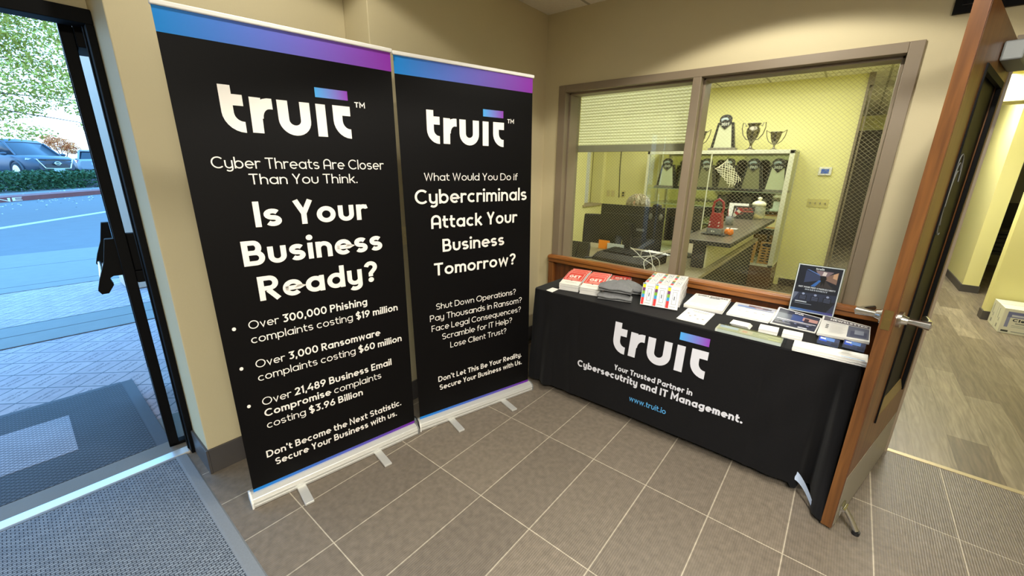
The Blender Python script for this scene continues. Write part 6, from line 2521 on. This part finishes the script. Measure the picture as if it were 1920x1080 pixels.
# a broad tree between the walk and the road; its limbs hang into the doorway view
tree('leafy green tree whose branches hang over the road, seen through the doorway', -17.5, -4.6, -0.02, 3.0, [
    (0.3, 2.8, 5.0, 1.6, 1.4, 0.8), (0.2, 4.6, 4.6, 1.5, 1.3, 0.7), (0.6, 3.6, 3.8, 1.5, 1.5, 0.55), (0.2, 3.0, 3.0, 1.3, 1.2, 0.40), (0.9, 4.8, 3.3, 1.1, 1.0, 0.45), (0.4, 3.8, 5.9, 2.0, 2.0, 0.8),
    (0.0, 1.2, 4.5, 1.8, 1.8, 1.0), (0.5, 3.2, 2.35, 1.0, 1.0, 0.25), (1.0, 5.2, 2.6, 0.8, 0.7, 0.25), (0.2, 0.4, 5.8, 2.2, 2.2, 1.2)], 34000, 0.055, MT['leaf'], 4)
tree('second green tree further along, its leaves showing beside the white column', -24.5, 4.2, 0.2, 3.0, [
    (0, 0, 5.5, 2.4, 2.4, 1.6), (0.4, -1.8, 4.4, 1.8, 1.6, 1.0), (0.2, 1.4, 7.0, 2.2, 2.2, 1.3), (0.3, -2.2, 6.4, 1.6, 1.8, 1.0)], 7000, 0.11, MT['leaf'], 8)
tree('small orange-tinged tree in the parking area behind the slate-blue car', -40.0, 1.15, 0.56, 0.8, [
    (0, 0, 2.0, 0.6, 0.8, 0.45), (0.2, 0.5, 1.7, 0.5, 0.5, 0.35), (0.1, -0.4, 2.3, 0.45, 0.45, 0.3)], 1600, 0.08, MT['leaf_orange'], 12)
# hedge
g = MB()
rg = random.Random(21)
hb = Vector((-27.4, -2.3, 0.14))
HD = Vector((-4.36, 3.69, 0)).normalized()
HN = Vector((HD.y, -HD.x, 0))
leaves(g, 15000, lambda r: hb + HD * r.uniform(-5, 14) + HN * r.uniform(-0.7, 0.7) + Vector((0, 0, (0.02 + 0.84 * r.random() ** 0.8) * (1 + 0.08 * math.sin(r.random() * 6)))), 0.085, rg)
tag(g.build('hedge', MT['leaf_hedge']), 'low clipped green hedge along the far side of the road', 'hedge', kind='stuff')


def car(label, x, y, z, rot, paint, seed_front=True, plate_on_front=True, group=None):
    t = thing('parked_car', label, 'car', (x, y, z), math.radians(rot), 'parked cars across the road')
    # local +x is forward; stations along the length: (x, half-width at sill, z bottom, z belt, half-width belt)
    L2, W2 = 2.3, 0.92
    st = [(-2.30, 0.70, 0.45, 0.95), (-2.22, 0.84, 0.36, 1.06), (-1.6, 0.92, 0.30, 1.08), (0.0, 0.92, 0.28, 1.04), (1.1, 0.92, 0.29, 1.02), (1.75, 0.90, 0.30, 0.98), (2.15, 0.80, 0.32, 0.88), (2.30, 0.62, 0.40, 0.74)]
    g = MB()
    rings = []
    for (sx, hw, zb, zt) in st:
        zm = (zb + zt) / 2
        rings.append([(sx, hw * 0.92, zb), (sx, hw, zb + 0.12), (sx, hw * 1.0, zm), (sx, hw * 0.97, zt - 0.10), (sx, hw * 0.86, zt), (sx, 0.0, zt + 0.025), (sx, -hw * 0.86, zt), (sx, -hw * 0.97, zt - 0.10), (sx, -hw, zm), (sx, -hw, zb + 0.12), (sx, -hw * 0.92, zb)])
    g.loft(rings)
    g.build('body_shell', paint, t)
    g = MB()
    cab = [(-2.15, 0.74, 1.04, 0.66), (-1.75, 0.76, 1.60, 0.62), (-0.9, 0.78, 1.68, 0.64), (0.1, 0.78, 1.66, 0.64), (0.55, 0.77, 1.50, 0.64), (1.25, 0.76, 1.03, 0.70)]
    rings = [[(sx, hb_, 1.0), (sx + 0.0, ht, zt), (sx, 0, zt + (0.03 if zt > 1.2 else 0.0)), (sx, -ht, zt), (sx, -hb_, 1.0)] for (sx, hb_, zt, ht) in cab]
    g.loft(rings)
    g.build('cabin_glass', MT['car_glass'], t)
    g = MB()
    rf = [(-1.85, 0.64, 1.615), (-0.9, 0.66, 1.70), (0.1, 0.66, 1.685), (0.45, 0.64, 1.56)]
    g.loft([[(sx, hw, zt - 0.05), (sx, hw, zt), (sx, 0, zt + 0.035), (sx, -hw, zt), (sx, -hw, zt - 0.05)] for sx, hw, zt in rf])
    for sg in (1, -1):
        g.tube([(1.28, sg * 0.76, 1.00), (0.5, sg * 0.645, 1.54)], 0.035, 8)
        g.tube([(-0.35, sg * 0.80, 1.02), (-0.40, sg * 0.655, 1.66)], 0.030, 8)
        g.tube([(-2.12, sg * 0.75, 1.02), (-1.80, sg * 0.635, 1.60)], 0.06, 8)
    g.build('roof', paint, t)
    for wx in (1.40, -1.38):
        for sg in (1, -1):
            g = MB()
            g.lathe([(0.20, -0.10), (0.33, -0.11), (0.355, -0.06), (0.355, 0.06), (0.33, 0.11), (0.20, 0.10)], (0, 0, 0), 28)
            o = g.build('wheel', MT['tyre'], t)
            o.location = (wx, sg * 0.83, 0.355)
            o.rotation_euler = (-sg * PI / 2, 0, 0)
            g = MB()
            g.lathe([(0.04, 0.112), (0.06, 0.112), (0.06, 0.10), (0.04, 0.10)], (0, 0, 0), 12)
            for k in range(5):
                a = k * 2 * PI / 5
                ca, sa = math.cos(a), math.sin(a)
                g.prism([(0.03, -0.045), (0.235, -0.07), (0.235, 0.07), (0.03, 0.045)], lambda u, v, d: (u * ca - v * sa, u * sa + v * ca, d), 0.096, 0.114)
            g.lathe([(0.225, 0.100), (0.245, 0.116), (0.225, 0.116)], (0, 0, 0), 28)
            g.build('rim', MT['chrome'], o)
            g = MB()
            pts = [(wx + 0.43 * math.cos(math.radians(a)), sg * 0.915, 0.36 + 0.43 * math.sin(math.radians(a))) for a in range(-5, 190, 15)]
            g.tube(pts, 0.045, 8)
            g.build('wheel_arch', MT['tyre'] if False else mat('dark_arch_trim', S(64, 70, 76), 0.7), t)
    g = MB()
    g.prism([(-0.60, 0.86), (-0.3, 0.865), (0.0, 0.87), (0.3, 0.865), (0.60, 0.86), (0.42, 0.47), (0.0, 0.46), (-0.42, 0.47)], lambda u, v, d: (2.335 + d - u * u * 0.22 - max(0, v - 0.72) * 0.5, u, v), 0.0, 0.03)
    gr = g.build('grille', MT['black_plastic'], t)
    g = MB()
    for sg in (1, -1):
        g.tube([(2.24, sg * 0.62, 0.86), (2.33, sg * 0.43, 0.47)], 0.028, 8)
    g.tube([(2.33, -0.43, 0.47), (2.37, 0, 0.46), (2.33, 0.43, 0.47)], 0.016, 8)
    g.tube([(2.375, 0.10 * math.cos(a), 0.68 + 0.07 * math.sin(a)) for a in [i * PI / 8 for i in range(17)]], 0.018, 6)
    g.tube([(2.375, -0.13, 0.68), (2.375, 0.13, 0.68)], 0.02, 6)
    bd = g.build('grille_trim', MT['chrome'], gr)
    for sg in (1, -1):
        g = MB()
        g.prism([(0.54, 0.86), (0.82, 0.90), (0.84, 0.82), (0.56, 0.79)], lambda u, v, d: (2.235 - (u - 0.5) * 0.75 + d, sg * u, v), -0.02, 0.035)
        g.prism([(0.60, 0.66), (0.80, 0.70), (0.80, 0.56), (0.64, 0.54)], lambda u, v, d: (2.235 - (u - 0.5) * 0.75 + d, sg * u, v), -0.02, 0.035)
        g.build('headlight', MT['head'], t)
        g = MB()
        g.prism([(0.58, 0.98), (0.84, 1.00), (0.84, 0.76), (0.66, 0.80)], lambda u, v, d: (-2.25 + (u - 0.55) * 0.25 + d, sg * u, v), -0.04, 0.03)
        g.build('tail_light', MT['tail'], t)
        g = MB()
        g.ball((1.0, sg * 0.99, 1.06), (0.07, 0.12, 0.07), 12)
        g.build('wing_mirror', paint, t)
    g = MB()
    g.box(2.37, 2.39, -0.19, 0.19, 0.27, 0.45)
    g.build('front_plate', MT['plate'], t)
    g = MB()
    g.box(-2.32, -2.29, -0.17, 0.17, 0.70, 0.86)
    g.build('rear_plate', MT['plate'], t)
    g = MB()
    g.prism([(-0.62, 1.08), (0.62, 1.08), (0.52, 1.50), (-0.52, 1.50)], lambda u, v, d: (-2.19 + (v - 1.06) * 0.80 + d, u, v), -0.035, 0.0)
    g.build('rear_window', MT['car_glass'], t)
    return t


ca = math.radians(24)
c1 = car('slate-blue car parked nose out behind the hedge, seen through the doorway', -31.7 - 2.76 * math.cos(ca), 0.25 - 2.76 * math.sin(ca), 0.562, 24, MT['car_blue'])
car('pale silver car parked tail out beyond the slate-blue one', -40.6, 2.75, 0.562, 172, MT['car_white'])
c1.scale = (1.2, 1.2, 1.2)
